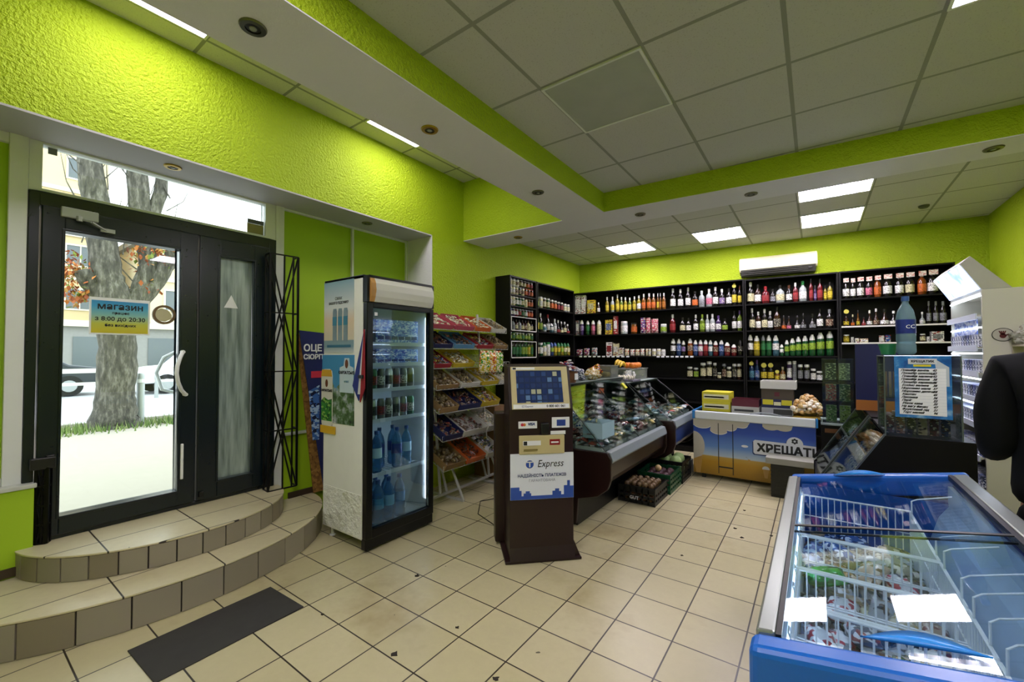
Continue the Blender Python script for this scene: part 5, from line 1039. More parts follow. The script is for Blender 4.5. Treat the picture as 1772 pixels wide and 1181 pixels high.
veg('cabbage',4,-1.42,5.18,.30,.30,.155,.07,mat('cabbage_leaf','#8fa86a',.6,var=.2),'pale green cabbage on top in the farther black crate, {} from left, {} row','cabbage','cabbages on top in the farther crate',.95)
# low boxes under the farther counter
o=MB().tray(-.14,.14,-.10,.10,0,.16,.006).build('white_box',mat('box_white','#c4c4bc',.6,var=.06)); o.location=(-1.41,5.52,.0); tag(o,'white cardboard tray on the floor between crate and ice cream freezer','box')
# dark specks and a cable on the floor
SPL=['left of the kiosk base','nearest the viewer, left one','between fridge and bottom edge','at the bottom edge of the view','beside the blue freezer corner','farthest in the aisle','in the aisle, left of the middle','in the aisle, right of the middle','in the aisle near kiosk side','beside the dark floor mat']
for i,(x,y,r_) in enumerate([(-2.184,1.93,.020),(-1.709,1.367,.022),(-1.597,1.693,.013),(-1.205,1.531,.020),(-.313,4.006,.018),(-.568,4.502,.016),(-.576,3.999,.018),(-.503,3.832,.018),(-.818,3.242,.012),(-2.30,1.332,.011)]):
    m=MB(); m.prism([(r_*(.7+.3*math.sin(q*2.3+i))*math.cos(q*PI/5),r_*(.7+.3*math.cos(q*1.7+i))*math.sin(q*PI/5)) for q in range(10)],0,.0025,'z'); o=m.build('dirt_speck',mat('dark_dirt','#2a241c',.9)); o.location=(x,y,.0003)
    tag(o,f'small dark dirt speck on the tiles, {SPL[i]}','dirt','dark specks on the floor tiles')
o=MB().path([(-2.02,2.78,.006),(-2.25,2.86,.006),(-2.55,2.98,.006),(-2.75,3.25,.006),(-2.60,3.55,.006),(-2.35,3.7,.006)],.004,6).build('power_cable',M_K,smooth=True); tag(o,'thin dark power cable on tiles behind the payment kiosk','cable')
# ------------------------------------------------------------------ ice cream freezer with painted front, frame x right, -y towards the viewer
IC=thing('ice_cream_freezer','ice cream chest freezer with blue and ochre painted front','freezer',(-1.21,5.385,0))
IW,ID=1.20,.62
MB().box(0,IW,.012,ID,.06,.70).build('body',mat('freezer_white','#c4c8ca',.35),IC)
k=NT('sky_and_field_print'); p_=k.pos(); zz=k.math('ADD',p_[3],k.math('MULTIPLY',p_[1],-.0)); k.base(k.ramp(k.math('DIVIDE',zz,.71),[(0,'#7a5a10'),(.30,'#a87f1c'),(.385,'#b09040'),(.40,'#a8b8c0'),(.55,'#5f86c0'),(.8,'#2a4aa0'),(1,'#24408f')])); k.rough(.3)
fp=MB().box(0,IW,.0,.012,.06,.70).build('painted_front',k.m,IC)
M_CL=mat('cloud_print','#b3aea0',.4); M_CLE=mat('cloud_rim_print','#cfd2cf',.4)
def fplate(poly,y,nm,m_,par=fp): return MB().prism(poly,-y,-y+.0012,'y').build(nm,m_,par)
def arc(cx,cz,rx,rz,a0,a1,n=12): return [(cx+rx*math.cos(math.radians(a0+(a1-a0)*i/n)),cz+rz*math.sin(math.radians(a0+(a1-a0)*i/n))) for i in range(n+1)]
c1=[(0,.70),(0,.625)]+arc(.10,.645,.10,.05,200,340,6)+arc(.28,.60,.10,.06,200,330,8)+arc(.40,.64,.07,.05,240,360,6)+arc(.52,.675,.06,.04,250,360,5)+[(.60,.70)]
fplate([(x,z-.008) if 0<i<len(c1)-1 else (x,z) for i,(x,z) in enumerate(c1)],.0012,'cloud_rim',M_CLE); fplate(c1,.0022,'cloud',M_CL)
c2=[(.72,.70),(.72,.67)]+arc(.80,.665,.07,.03,190,320,6)+arc(.92,.665,.07,.03,220,350,6)+[(1.0,.70)]
fplate(c2,.0022,'cloud',M_CL)
co=arc(-.0,.38,.125,.17,-60,90,14)+[(.0,.55),(.0,.20)]
fplate(co,.0014,'cone_ice_cream',M_CL); fplate([(.0,.22),(.10,.27),(.075,.06),(.03,.06)],.0020,'cone',mat('cone_print','#b08a45',.4))
fplate(arc(.545,.43,.035,.014,0,360,14),.0014,'small_cloud',M_CLE)
fplate([(.745-.028,.20),(.745+.032,.20),(.745+.016,.105),(.745-.012,.105)],.0014,'wafer_cup',mat('cone_print','#b08a45',.4)); fplate(arc(.747,.205,.035,.03,-10,190,12),.0020,'scoop',M_CLE)
fplate([(.575,.29),(.60,.285),(.59,.25),(.58,.25)],.0014,'wafer_cup',mat('cone_print','#b08a45',.4)); fplate([(.55,.315),(.575,.295),(.56,.31)],.0014,'speck',M_INK)
for x in (.275,.425): fplate([(x-.004,.665),(x+.004,.665),(x+.004,.085),(x-.004,.085)],.0030,'rope_line',M_INK)
fplate([(.275,.17),(.425,.17),(.425,.155),(.275,.155)],.0034,'swing_seat',M_INK)
pl=[(.63,.375),(.645,.36),(1.20,.36),(1.20,.505)]+arc(1.015,.51,.075,.075,0,180,12)+[(.645,.515),(.63,.50)]
fplate([(x-.010,z-.012) for x,z in pl],.0020,'name_plate_shadow',mat('plate_navy','#1d3566',.4)); np_=fplate(pl,.0034,'name_plate',mat('plate_white','#c9cdd2',.4))
text('ХРЕЩАТИК',.118,(.665,-.0036,.430),(1,0,0),(0,0,1),M_INK,np_,align='LEFT',ext=.0005,bold=.0045,sx=1.0)
m=MB()
for a in (0,60,-60,120,-120,180):
    c_,s_=math.sin(math.radians(a)),math.cos(math.radians(a)); m.disc((1.015+c_*.020,.540+s_*.020),.011,.011,-.0046,.001,'y',10)
m.build('flower_mark',M_INK,np_)
m=MB(); m.prism([(.018,.70),(IW,.70),(IW,.775),(.018,.80)],-.015,.03,'y'); m.v=[(x,y,z) for x,y,z in m.v]
MB().box(.02,IW,-.018,.03,.70,.795).build('front_rim',mat('rim_white','#d4dade',.3),IC,bevel=.012)
M_RB=mat('rim_blue','#2f7cc0',.3)
m=MB(); m.box(-.01,.02,-.018,ID,.70,.80); m.box(IW,IW+.02,-.018,ID,.70,.80); m.box(.02,IW,ID-.03,ID,.70,.80); m.build('blue_rim',M_RB,IC,bevel=.008)
MB().box(.02,IW,.03,ID-.03,.779,.787).build('sliding_lid',glass('lid_glass','#8fa4a8',.8,.02,.25,'#25343a'),IC)
MB().box(.03,IW-.01,.035,ID-.035,.60,.604).build('inner_floor',mat('freezer_liner','#4a5a66',.4),IC)
m=MB(); m.path([(.60,-.0,.80),(.70,.04,.812),(.80,.04,.812),(.90,-.0,.80)],.008,8); m.build('handle',mat('grey_handle','#8f979c',.3),IC,smooth=True)
for x in (.10,IW-.1): MB().box(x-.02,x+.02,.05,.09,0,.06).build('foot',M_K,IC)
# cartons on the freezer
ZI=.788
def carton(nm,x,y,z,w_,d_,h,m_,lab,bands=(),open_=None,rz=0.0,cat='box'):
    b=thing(nm,lab,cat,(x,y,z),rz)
    if open_: MB().tray(-w_/2,w_/2,-d_/2,d_/2,0,h,.006).build('carton',m_,b)
    else: MB().box(-w_/2,w_/2,-d_/2,d_/2,0,h).build('carton',m_,b,bevel=.003)
    for (x0,x1,z0,z1,mm) in bands: MB().box(x0*w_,x1*w_,-d_/2-.0015,-d_/2,z0*h,z1*h).build('printed_band',mm,b)
    return b
M_YW=mat('print_yellow','#c9c02c',.5); M_CRM=mat('print_cream','#d4d2b0',.5); M_NV=mat('print_navy','#1e2552',.5); M_GRY=mat('print_grey','#3a3b3e',.5)
for j in range(2): carton('biscuit_box',-.975,5.62,ZI+.115*j,.31,.26,.114,M_YW,['lower yellow and cream biscuit box on ice cream freezer, left','upper yellow and cream biscuit box on ice cream freezer, left'][j],[(-.44,.44,.28,.75,M_CRM),(-.40,.28,.40,.55,M_GRY)])
c_=carton('sweet_tray',-.665,5.60,ZI,.28,.28,.08,mat('print_white2','#b4b4b0',.5),'open maroon and white sweet tray on the freezer, second from left',[(-.4,.3,.3,.6,M_GRY)],True)
o=MB().tray(-.136,.136,-.136,.136,.08,.16,.004).build('maroon_wall',mat('print_maroon','#5a1c30',.5),c_); hp=MB().heap(.22,.22,.06,40,.045,seed=77).build('sweets',_M['candy0']); hp.location=(-.665,5.60,ZI+.01); tag(hp,'pale sweets in the open maroon tray on the freezer','sweets',None,'stuff')
z=ZI
for nm,h,m_,lab,bd in (('sweet_carton',.085,mat('print_pale_grey','#a4a6ac',.5),'lowest carton of middle stack on freezer, grey with dark label',[(-.12,.46,.15,.85,M_GRY)]),
    ('sweet_carton',.095,M_NV,'navy and yellow carton, second from bottom of the middle stack',[(-.46,-.12,.35,.95,M_YW),(.14,.46,.35,.95,M_YW),(-.1,.12,.3,.7,M_CRM)]),('sweet_carton',.115,mat('print_taupe','#4a4038',.5),'dark taupe carton under the white tray in middle stack',[(-.08,.08,.3,.7,mat('print_maroon','#5a1c30',.5))])):
    carton(nm,-.355,5.62,z,.30,.28,h-.001,m_,lab,bd); z+=h
c_=carton('white_tray',-.345,5.62,z,.335,.30,.085,mat('print_white3','#cfcfca',.5),'open white cardboard tray on top of the middle stack',[],True)
hp=MB().heap(.26,.22,.045,40,.04,seed=78).build('sweets',_M['candy1']); hp.location=(-.345,5.62,z+.012); tag(hp,'dark sweets in the white tray topping the stack','sweets',None,'stuff')
palette('bagels',['#d0b074','#c09a5a','#e0d0a8','#ece4d4','#b88a4a','#d4bc94'],.4)
t=thing('bread_ring_bag','clear bag heap of golden bread rings on tray on freezer','bag',(-.09,5.60,ZI)); MB().box(-.12,.12,-.20,.20,0,.015).build('tray',mat('print_gold2','#a88a2c',.5),t)
o=MB().heap(.24,.36,.20,230,.05,seed=12,kind='blob',dome=.55).build('bread_rings',_M['bagels'],t); o.location=(0,0,.015); o['kind']='stuff'
# bin with a pale board on it
o=thing('dark_bin','dark lattice bin with rim before the ice cream freezer','bin',(-.255,5.22,0)); m=MB(); m.tray(-.14,.14,-.12,.12,0,.335,.008); 
for i in range(8): m.box(-.142,.142,-.1235,-.12,.02+.04*i,.035+.04*i)
m.build('bin_body',mat('dark_bin_plastic','#16170f',.5,var=.2),o)
o=MB().box(-.21,.20,-.13,.12,.337,.40).build('board_slab',mat('pale_grey_board','#8f8f84',.6,var=.2),bevel=.004); o.location=(-.23,5.22,0); tag(o,'pale grey slab lying on the dark bin before freezer','board')
# dark cabinet between the freezer and the slanted cases
cb_=thing('side_cabinet','dark narrow cabinet with glass shelf right of the ice cream freezer','cabinet',(.015,5.42,0)); MB().box(.02,.22,0,.5,0,.74).build('body',M_SH,cb_); MB().box(.018,.30,-.04,.5,.741,.755).build('glass_top',glass('top_glass','#b9cfc8',1.0,.03,.25,'#a9bdb8'),cb_); MB().box(.05,.16,-.01,0,.66,.70).build('drawer_front',mat('brown_wood','#6a4420',.5,var=.2),cb_)
# ------------------------------------------------------------------ two slanted glass cases of the till counter
def slant(nm,y0,y1,lab,xr=.72,pal='dairy',seed=0):
    g=thing(nm,lab,'display case',(0,y0,0)); L=y1-y0
    P=[(-.03,0),(-.03,.40),(0,.43),(.33,.975),(xr,.975),(xr,0)]
    for y in (0,L-.018): MB().prism(P,y,y+.018,'y').build('end_panel',M_SH,g)
    MB().box(-.02,xr-.01,.018,L-.018,.0,.40).build('cabinet',M_SH,g); MB().box(.35,xr,.018,L-.018,.957,.975).build('counter_top',M_SH,g)
    MB().box(xr-.02,xr,.018,L-.018,.40,.957).build('back_panel',M_SH,g)
    a=Vector((0,0,.43));b=Vector((.33,0,.975)); n_=Vector((-.545,0,.33)).normalized()*.006
    MB().prism([(a.x,a.z),(b.x,b.z),(b.x+n_.x,b.z+n_.z),(a.x+n_.x,a.z+n_.z)],.02,L-.02,'y').build('slanted_glass',M_GLS,g)
    m=MB(); m.prism([(.10,.42),(.36,.84),(.37,.83),(.12,.41)],.02,L-.02,'y'); sh=m.build('inner_ramp',mat('ramp_grey','#2a2d30',.4),g)
    for y_ in (0,L): MB().bar((0,y_,.435),(.335,y_,.985),.012,.010).build('edge_trim',mat('steel_trim','#6f787c',.3,.6),g)
    rg=random.Random(seed)
    for i in range(int(L/.16)):
        for j in range(3):
            t_=.22+.27*j; px,pz=.085+.26*t_,.445+.42*t_
            q=MB(); q.pillow(.12,.14,.035,None,4,5,i*3+j); c=['#8fb0d0','#d0d4d8','#2f5f9a','#6f8a4a','#b9c4cc','#4a3a34','#9c2f30','#c9c08a','#35506a'][(i*3+j*4+seed)%9]
            o=q.build('chocolate_pack',printed('choc%d'%((i*3+j*4+seed)%9),c,'#d9dce0','#22406a',30,.2,.6),smooth='all'); o.location=(px,y0+.10+.155*i,pz); o.rotation_euler=(0,-1.02,0)
            tag(o,f'shiny small packet in {nm_of[nm+str(seed)]} slanted case, {["bottom","middle","upper"][j]} row, {ORD[i]} from the front','packet',f'packets in the {nm_of[nm+str(seed)]} slanted case')
    return g
nm_of={'slanted_case0':'nearer','slanted_case1':'farther'}
slant('slanted_case',3.40,4.24,'nearer slanted glass display case of the dark till counter',seed=0)
slant('slanted_case',4.36,5.22,'farther slanted glass display case of the dark till counter',seed=1,xr=.60)
# acrylic case with the price list
AC_=thing('acrylic_case','clear acrylic case standing on the near end of till counter','display case',(.34,3.42,.976))
M_AC=glass('acrylic','#eef3f4',.9,.03,.03,'#7f8c92')
m=MB(); W_A,D_A,H_A=.33,.34,.485
m.box(0,W_A,0,.005,0,H_A); m.box(0,.005,.005,D_A,0,H_A); m.box(W_A-.005,W_A,.005,D_A,0,H_A); m.box(0,W_A,0,D_A,H_A,H_A+.006); m.box(.005,W_A-.005,.005,D_A,.23,.235); m.build('acrylic_shell',M_AC,AC_)
m=MB()
for x in (0,W_A):
    m.rod((x,0,0),(x,0,H_A),.004,n=5); m.rod((x,D_A,0),(x,D_A,H_A),.004,n=5)
m.rod((0,0,H_A),(W_A,0,H_A),.004,n=5); m.rod((0,0,H_A),(0,D_A,H_A),.004,n=5); m.build('edge_trim',mat('steel_trim','#6f787c',.3,.6),AC_)
PL=thing('price_list','blue framed handwritten price list on the acrylic case','price list',(.385,3.415,1.095))
k=NT('blue_ice_print'); nz=k.noise(k.pos()[0],14,4,.6); k.base(k.ramp(nz,[(.35,'#1c4f8f'),(.55,'#2f78b8'),(.72,'#8fb8d8')])); k.rough(.3)
MB().box(0,.245,-.006,.0,0,.365).build('frame_sheet',k.m,PL)
MB().box(.020,.222,-.0075,-.006,.018,.292).build('white_sheet',M_W,PL)
MB().prism([(.175,.35),(.235,.30),(.235,.19),(.222,.19),(.222,.292),(.18,.292)],-.0074,-.006,'y').build('paper_curl',mat('paper_grey','#b8c0c6',.5),PL)
o=MB().box(.062,.185,-.0085,-.006,.318,.350).build('name_plate',mat('plate_white','#c9cdd2',.4),PL); text('ХРЕЩАТИК',.018,(.1235,-.0090,.334),(1,0,0),(0,0,1),M_INK,o,ext=.0003,bold=.0008); MB().box(.085,.160,-.0083,-.006,.303,.315).build('yellow_band',M_YW,PL)
hand=['Пломбір ваніль','Пломбір шоколад','Пломбір малина','Пломбір вишня','Пломбір карамель','Ескімо велике','Морозиво мале','Морозиво дитяче','Каштан','Лакомка','Пиріг','Ріжок кава','На вагу банан','Фруктовий лід','Торт малий']
pr_=['42','42','42','38','55','38','37','28','45','36','22','35','47','21','96']
hm=MB()
for i,(a,b_) in enumerate(zip(hand,pr_)):
    zz_=.281-.0178*i
    text(a,.0165,(.028+.002*(i%3),-.0078,zz_),(1,-.0,.0),(0,0,1),M_INK,PL,name='handwriting',align='LEFT',ext=.0002,shear=.45,bold=.0007); text(b_,.0165,(.165,-.0078,zz_),(1,0,0),(0,0,1),M_INK,PL,name='handwriting',align='LEFT',ext=.0002,shear=.45,bold=.0007)
m=MB()
for i in range(16): m.box(.020,.222,-.0077,-.0075,.272-.0178*i,.2725-.0178*i)
m.build('ruled_line',mat('rule_blue','#8fa0b8',.5),PL)
for i in range(9):
    c_=['#6a2a22','#8a5a3a','#3a2a44','#b0a08a','#5a1f24','#2a3a5a','#7a4a2a','#9a8a7a','#40201c'][i]
    o=MB().box(-.02,.02,-.05,.05,0,.11+.012*(i%3)).build('small_packet',printed('pk%d'%i,c_,'#c9b9a8','#2a1a18',40,.3,.5)); o.location=(.375+.05*(i%6),3.60+.13*(i//6)-.05*(i//6),.977); tag(o,f'small dark packet inside the acrylic case, {ORD[i%6]} from left, '+('front row' if i<6 else 'rear row'),'packet','packets in the acrylic case')
for i in range(5):
    o=MB().box(-.006,.006,-.004,.004,0,.15).build('stick_sweet',mat('stick%d'%(i%2),['#8a6a5a','#b09a8a'][i%2],.4)); o.location=(.36+.02*i,3.55,1.212); tag(o,f'thin stick sweet upright in the acrylic case, {ORD[i]} from left','sweet','stick sweets in the acrylic case')
wb=pet(.36,.047,'#a8ccd8','#1a2c7a',Vector((.455,3.52,1.4685)),'large water bottle with blue cap and navy label atop acrylic case',None)
text('CC',.03,(.0,0,0),(1,0,0),(0,0,1),M_W,wb,name='logo').location=(.015,-.0485,.17)
gb=thing('green_tub','low green plastic tub on the acrylic case beside the water bottle','tub',(.385,3.66,1.4685)); MB().lathe([(.035,0),(.05,.07),(.046,.07),(.032,.004)],14).build('tub_body',mat('green_tub','#2f8a5a',.3),gb,smooth=True); 
# green display box and navy board behind
gj=thing('acrylic_stand','tall clear acrylic stand with lime green packs beyond slanted cases','display stand',(.03,4.86,0)); 
gj.location=(.10,5.05,.975)
gj.location=(.36,4.70,.976); 
gj.location=(.05,5.46,.756)
m=MB(); m.box(0,.26,0,.005,0,.66); m.box(0,.005,.005,.22,0,.66); m.box(.255,.26,.005,.22,0,.66); m.box(0,.26,0,.22,.66,.665); m.build('acrylic_shell',M_AC,gj)
m=MB()
for z_ in (0,.22,.44,.66):m.box(.005,.255,.005,.215,z_,z_+.004)
m.build('shelf',M_AC,gj)
for i in range(8):
    c_=['#5a8a3a','#8aa84a','#b0603a','#4a6a3a','#2f3a2c','#6f7f5a','#7a9a4a','#3a4a34'][i]
    o=MB().box(-.045,.045,-.03,.03,0,.17).build('green_pack',printed('gp%d'%i,c_,'#b0c08a','#2a3a20',40,.3,.5)); o.location=(.05+.075+.115*(i%2),5.46+.12,.756+.005+[0,.22,.44][min(2,i//2)]+ (0 if i<6 else 0)); 
    if i>=6: bpy.data.objects.remove(o); continue
    tag(o,f'green printed pack in the tall acrylic stand, {["lowest","middle","top"][i//2]} shelf, {["left","right"][i%2]}','pack','packs in the tall acrylic stand')
nb=thing('navy_board','tall navy blue board with orange foot behind the till counter','board',(.275,4.80,.976)); 
MB().box(0,.28,0,.02,.09,.58).build('board',mat('navy_board','#14184a',.4),nb); MB().box(0,.28,-.002,.02,0,.09).build('orange_foot',mat('orange_foot','#9a5a1e',.5),nb)
nb.location=(.285,4.80,.976)
# ------------------------------------------------------------------ cigarette cabinet
CG=thing('cigarette_cabinet','tall white lit cigarette cabinet with tilted light box header','cabinet',(.93,4.20,0))
M_CW=mat('cabinet_white','#b4b2a6',.45,var=.04); LH=.81; DX=.60
k=NT('cabinet_side_paint'); k.base(lin('#cfccbf')); k.rough(.45)
MB().box(0,DX,0,.02,0,1.915).build('side_panel',k.m,CG,bevel=.004); MB().box(0,DX,LH-.02,LH,0,1.915).build('side_panel',M_CW,CG)
MB().box(DX-.02,DX,.02,LH-.02,0,1.90).build('back_panel',M_CW,CG); MB().box(.0,DX,.02,LH-.02,1.895,1.915).build('top_panel',M_CW,CG)
m=MB(); 
for y in (0,LH-.01): m.prism([(.0,1.916),(-.10,2.10),(-.05,2.15),(.14,1.916)],y,y+.01,'y')
m.prism([(-.05,2.15),(.14,1.916),(.13,1.916),(-.055,2.142)],.01,LH-.01,'y'); m.prism([(-.10,2.10),(-.05,2.15),(-.055,2.142),(-.095,2.095)],.01,LH-.01,'y'); hd=m.build('header_housing',M_CW,CG)
k=NT('lit_header'); nz=k.noise(k.pos()[0],9,3); cc=k.ramp(nz,[(.42,'#dfe9fb'),(.6,'#8fa8e8'),(.7,'#6f86d8')]); k.put(k.b.inputs['Emission Color'],cc); k.b.inputs['Emission Strength'].default_value=1.1; k.base(cc)
MB().prism([(-.004,1.918),(-.100,2.094),(-.104,2.092),(-.008,1.916)],.012,LH-.012,'y').build('lit_sign',k.m,hd)
M_TU=emis('cabinet_tube','#dfeaff',7.0)
zs=[.10,.32,.54,.76,.98,1.16,1.34,1.52,1.74]
for i,z in enumerate(zs):
    sh=MB().box(-.02,DX-.02,.02,LH-.02,z-.012,z).build('shelf',M_CW,CG); MB().box(-.028,-.02,.02,LH-.02,z-.03,z+.012).build('price_rail',mat('rail_white','#d4dcea',.3),sh)
    if z>.9: MB().box(-.008,.002,.025,LH-.025,z+.13,z+.138).build('led_tube',M_TU,sh)
def packrow(z,h,lab,n_,c1,c2,tall):
    pass
cgc=['#e2e4ea','#3a4a9a','#c9ccd4','#8a9ac8','#6f7684','#d0d4e2','#2a3558','#b0b8d0']
for si,z in enumerate(zs[:-1]):
    for i in range(12):
        me=cached(('cig',),lambda:MB().box(-.045,.045,-.026,.026,0,.088).mesh('cigarette_pack'))
        c_=cgc[(i*5+si*3)%8]; o=mobj('cigarette_pack',me,printed('cig_'+c_[1:],c_,'#f0f2f6','#33406a',44,.3,.5)); o.location=(.93+.035,4.20+.052+.0635*i,z+.001); o.rotation_euler=(0,0,0)
        tag(o,f'small cigarette pack, {ORD[i]} from the front, {ORD[si]} shelf from bottom of the white cabinet','cigarette pack','cigarette packs in the lit cabinet')
pn=MB().box(-.004,.0,.10,LH-.12,1.54,1.72).build('advert_card',printed('cig_advert','#b9c8ee','#5f78c8','#e6ecfa',16,.3,.7),CG)
# sticker: red hand in an oval
q=thing('hand_sticker','oval white sticker with red hand on the cabinet side','sticker',(1.0,4.199,1.60))
_x=.022
MB().disc((_x,.0),.052,.045,-.002,.002,'y',28).build('oval',mat('sticker_white','#b9b6ac',.4),q); MB().disc((_x,.0),.052,.045,-.003,.001,'y',28,.92).build('ring',M_INK,q)
m=MB(); m.disc((_x,-.008),.016,.016,-.0032,.0012,'y',12)
for a in (-35,-15,5,25): m.prism([(_x+math.sin(math.radians(a))*.010-.004,-.0),(_x+math.sin(math.radians(a))*.010+.004,-.0),(_x+math.sin(math.radians(a))*.030+.003,.026),(_x+math.sin(math.radians(a))*.030-.003,.026)],-.0032,-.002,'y')
m.prism([(_x+.010,-.012),(_x+.030,.002),(_x+.026,.007),(_x+.008,-.002)],-.0032,-.002,'y'); m.build('hand_mark',mat('dark_red','#5a1a20',.4),q)
# shelf hung on the cabinet side
hs=thing('side_shelf','small ridged cream shelf hung on the cabinet side behind the person','shelf',(1.06,4.198,1.50)); m=MB(); m.box(0,.42,-.20,.0,.02,.032); m.box(0,.42,-.205,-.20,-.0,.035)
for i in range(28): m.box(.004+.015*i,.012+.015*i,-.212,-.205,-.04,.02)
m.box(0,.42,-.01,0,-.08,.10); m.build('tray_body',mat('cream_ridged','#c0b8a0',.5),hs)
o=bagof(1.13,4.10,1.533,.17,.16,.13,'#b9b8ae','#d6d4cc','#a09a8a','white plastic bag standing on the cream side shelf',9,'plastic_bag'); o=bagof(1.33,4.10,1.533,.18,.16,.14,'#c9a06a','#b5602a','#d6c8a8','bag of orange and tan buns on the cream side shelf',10,'bun_bag')
# ------------------------------------------------------------------ blue chest freezer in the foreground
BF=thing('chest_freezer','blue chest freezer with sliding glass lids and aluminium side rails','freezer',(0,0,0))
X0,X1,Y0,Y1=-.115,.53,1.14,2.74
def zt(x): return .81+.175*(x+.115)
M_BLU=mat('bumper_blue','#0f62c0',.3,var=.03); M_IND=mat('indigo_body','#2b2f8f',.35,var=.05); M_ALU=mat('aluminium_rail','#9da39f',.3,.7); M_LIN=mat('white_liner','#a3bfe0',.4)
def slab(x0,x1,y0,y1,a,b,nm,m_,par=BF,**k):
    mb=MB(); mb.prism([(x0,zt(x0)+a),(x1,zt(x1)+a),(x1,zt(x1)+b),(x0,zt(x0)+b)],y0,y1,'y'); return mb.build(nm,m_,par,**k)
m=MB(); m.prism([(X0,.08),(X1,.08),(X1,zt(X1)-.11),(X0,zt(X0)-.11)],Y0,Y0+.05,'y'); m.prism([(X0,.08),(X1,.08),(X1,zt(X1)-.11),(X0,zt(X0)-.11)],Y1-.05,Y1,'y')
m.box(X0,X0+.03,Y0+.05,Y1-.05,.08,zt(X0)-.03); m.box(X1-.04,X1,Y0+.05,Y1-.05,.08,zt(X1)-.04); m.box(X0,X1,Y0,Y1,.06,.08); m.build('body',M_IND,BF)
m=MB(); m.box(X0+.04,X1-.06,Y0-.003,Y0,.15,.69); m.build('white_front_panel',M_W,BF,bevel=.002)
m=MB(); m.box(X0+.046,X1-.056,Y1-.066,Y1-.061,.47,.80); m.box(X0+.046,X0+.050,Y0+.9,Y1-.066,.47,.73); m.build('blue_liner_panel',mat('liner_blue','#1c55a4',.3),BF)
# hollow lining
m=MB(); m.box(X0+.03,X0+.045,Y0+.05,Y1-.05,.44,zt(X0)-.035); m.box(X1-.055,X1-.04,Y0+.05,Y1-.05,.44,zt(X1)-.045); m.box(X0+.03,X1-.04,Y0+.05,Y0+.06,.44,.74); m.box(X0+.03,X1-.04,Y1-.06,Y1-.05,.44,.74); m.box(X0+.03,X1-.04,Y0+.05,Y1-.05,.43,.445)
m.prism([(.36,.445),(X1-.055,.445),(X1-.055,zt(.47)-.12),(.44,zt(.44)-.17)],Y0+.06,Y1-.06,'y'); m.build('liner',M_LIN,BF)
slab(X0-.02,X1+.02,Y0-.045,Y0+.028,-.11,.008,'front_bumper',M_BLU,bevel=.018,seg=3); slab(X0-.0,X1+.02,Y1-.03,Y1+.03,-.09,.010,'rear_bumper',M_BLU,bevel=.012,seg=3)
m=MB(); 
slab(X0-.012,X0+.028,Y0+.028,Y1-.03,-.07,.012,'side_rail',M_ALU,bevel=.006); r_=slab(X1-.035,X1+.012,Y0+.028,Y1-.03,-.07,.012,'side_rail',M_ALU,bevel=.006)
slab(X1-.050,X1-.036,Y0+.03,Y1-.03,-.012,.010,'rail_seal',M_K); slab(X0+.0285,X0+.040,Y0+.03,Y1-.03,-.012,.006,'rail_seal',M_K)
M_LG=glass('lid_glass_clear','#eef6fa',.24,.012)
YS=1.905
near=slab(X0+.041,X1-.051,Y0+.03,YS+.03,.004,.009,'sliding_lid',M_LG); far=slab(X0+.041,X1-.051,YS-.01,Y1-.032,-.006,-.001,'sliding_lid',M_LG)
slab(X0+.041,X1-.051,YS+.014,YS+.030,.009,.013,'lid_seal',M_K,near); slab(X0+.041,X1-.051,YS-.016,YS-.010,-.004,.003,'lid_seal',M_K,far)
def lens(cx,y,w_,d_,h_,nm,par,sgn=1):
    pts=[(cx-w_/2+w_*i/16, math.sin(PI*i/16)) for i in range(17)]
    mb=MB(); vs=[];n_=len(pts)
    for (x,s_) in pts: 
        z=zt(x)+.010; vs+= [(x,y,z),(x,y+sgn*d_*s_,z+h_*s_),(x,y,z+h_*s_*1.0+.004)]
    fs=[]
    for i in range(n_-1):
        a=i*3; fs+=[(a,a+1,a+4,a+3),(a+1,a+2,a+5,a+4),(a+2,a,a+3,a+5)]
    fs+=[(0,2,1),((n_-1)*3,(n_-1)*3+1,(n_-1)*3+2)]
    mb._a(vs,fs); return mb.build(nm,mat('handle_blue','#2f92ee',.3),par,smooth='all')
lens(.170,Y0+.070,.20,.050,.006,'lid_handle',near,1); lens(.165,Y1-.020,.20,-.075,.022,'lid_handle',far,1)
m=MB(); m.box(X0+.046,X0+.054,Y0+.10,Y1-.1,.735,.745); m.build('led_tube',emis('added_freezer_glow','#e4f0ff',3.2),BF)  # added glowing tube, only there to brighten the liner and packs
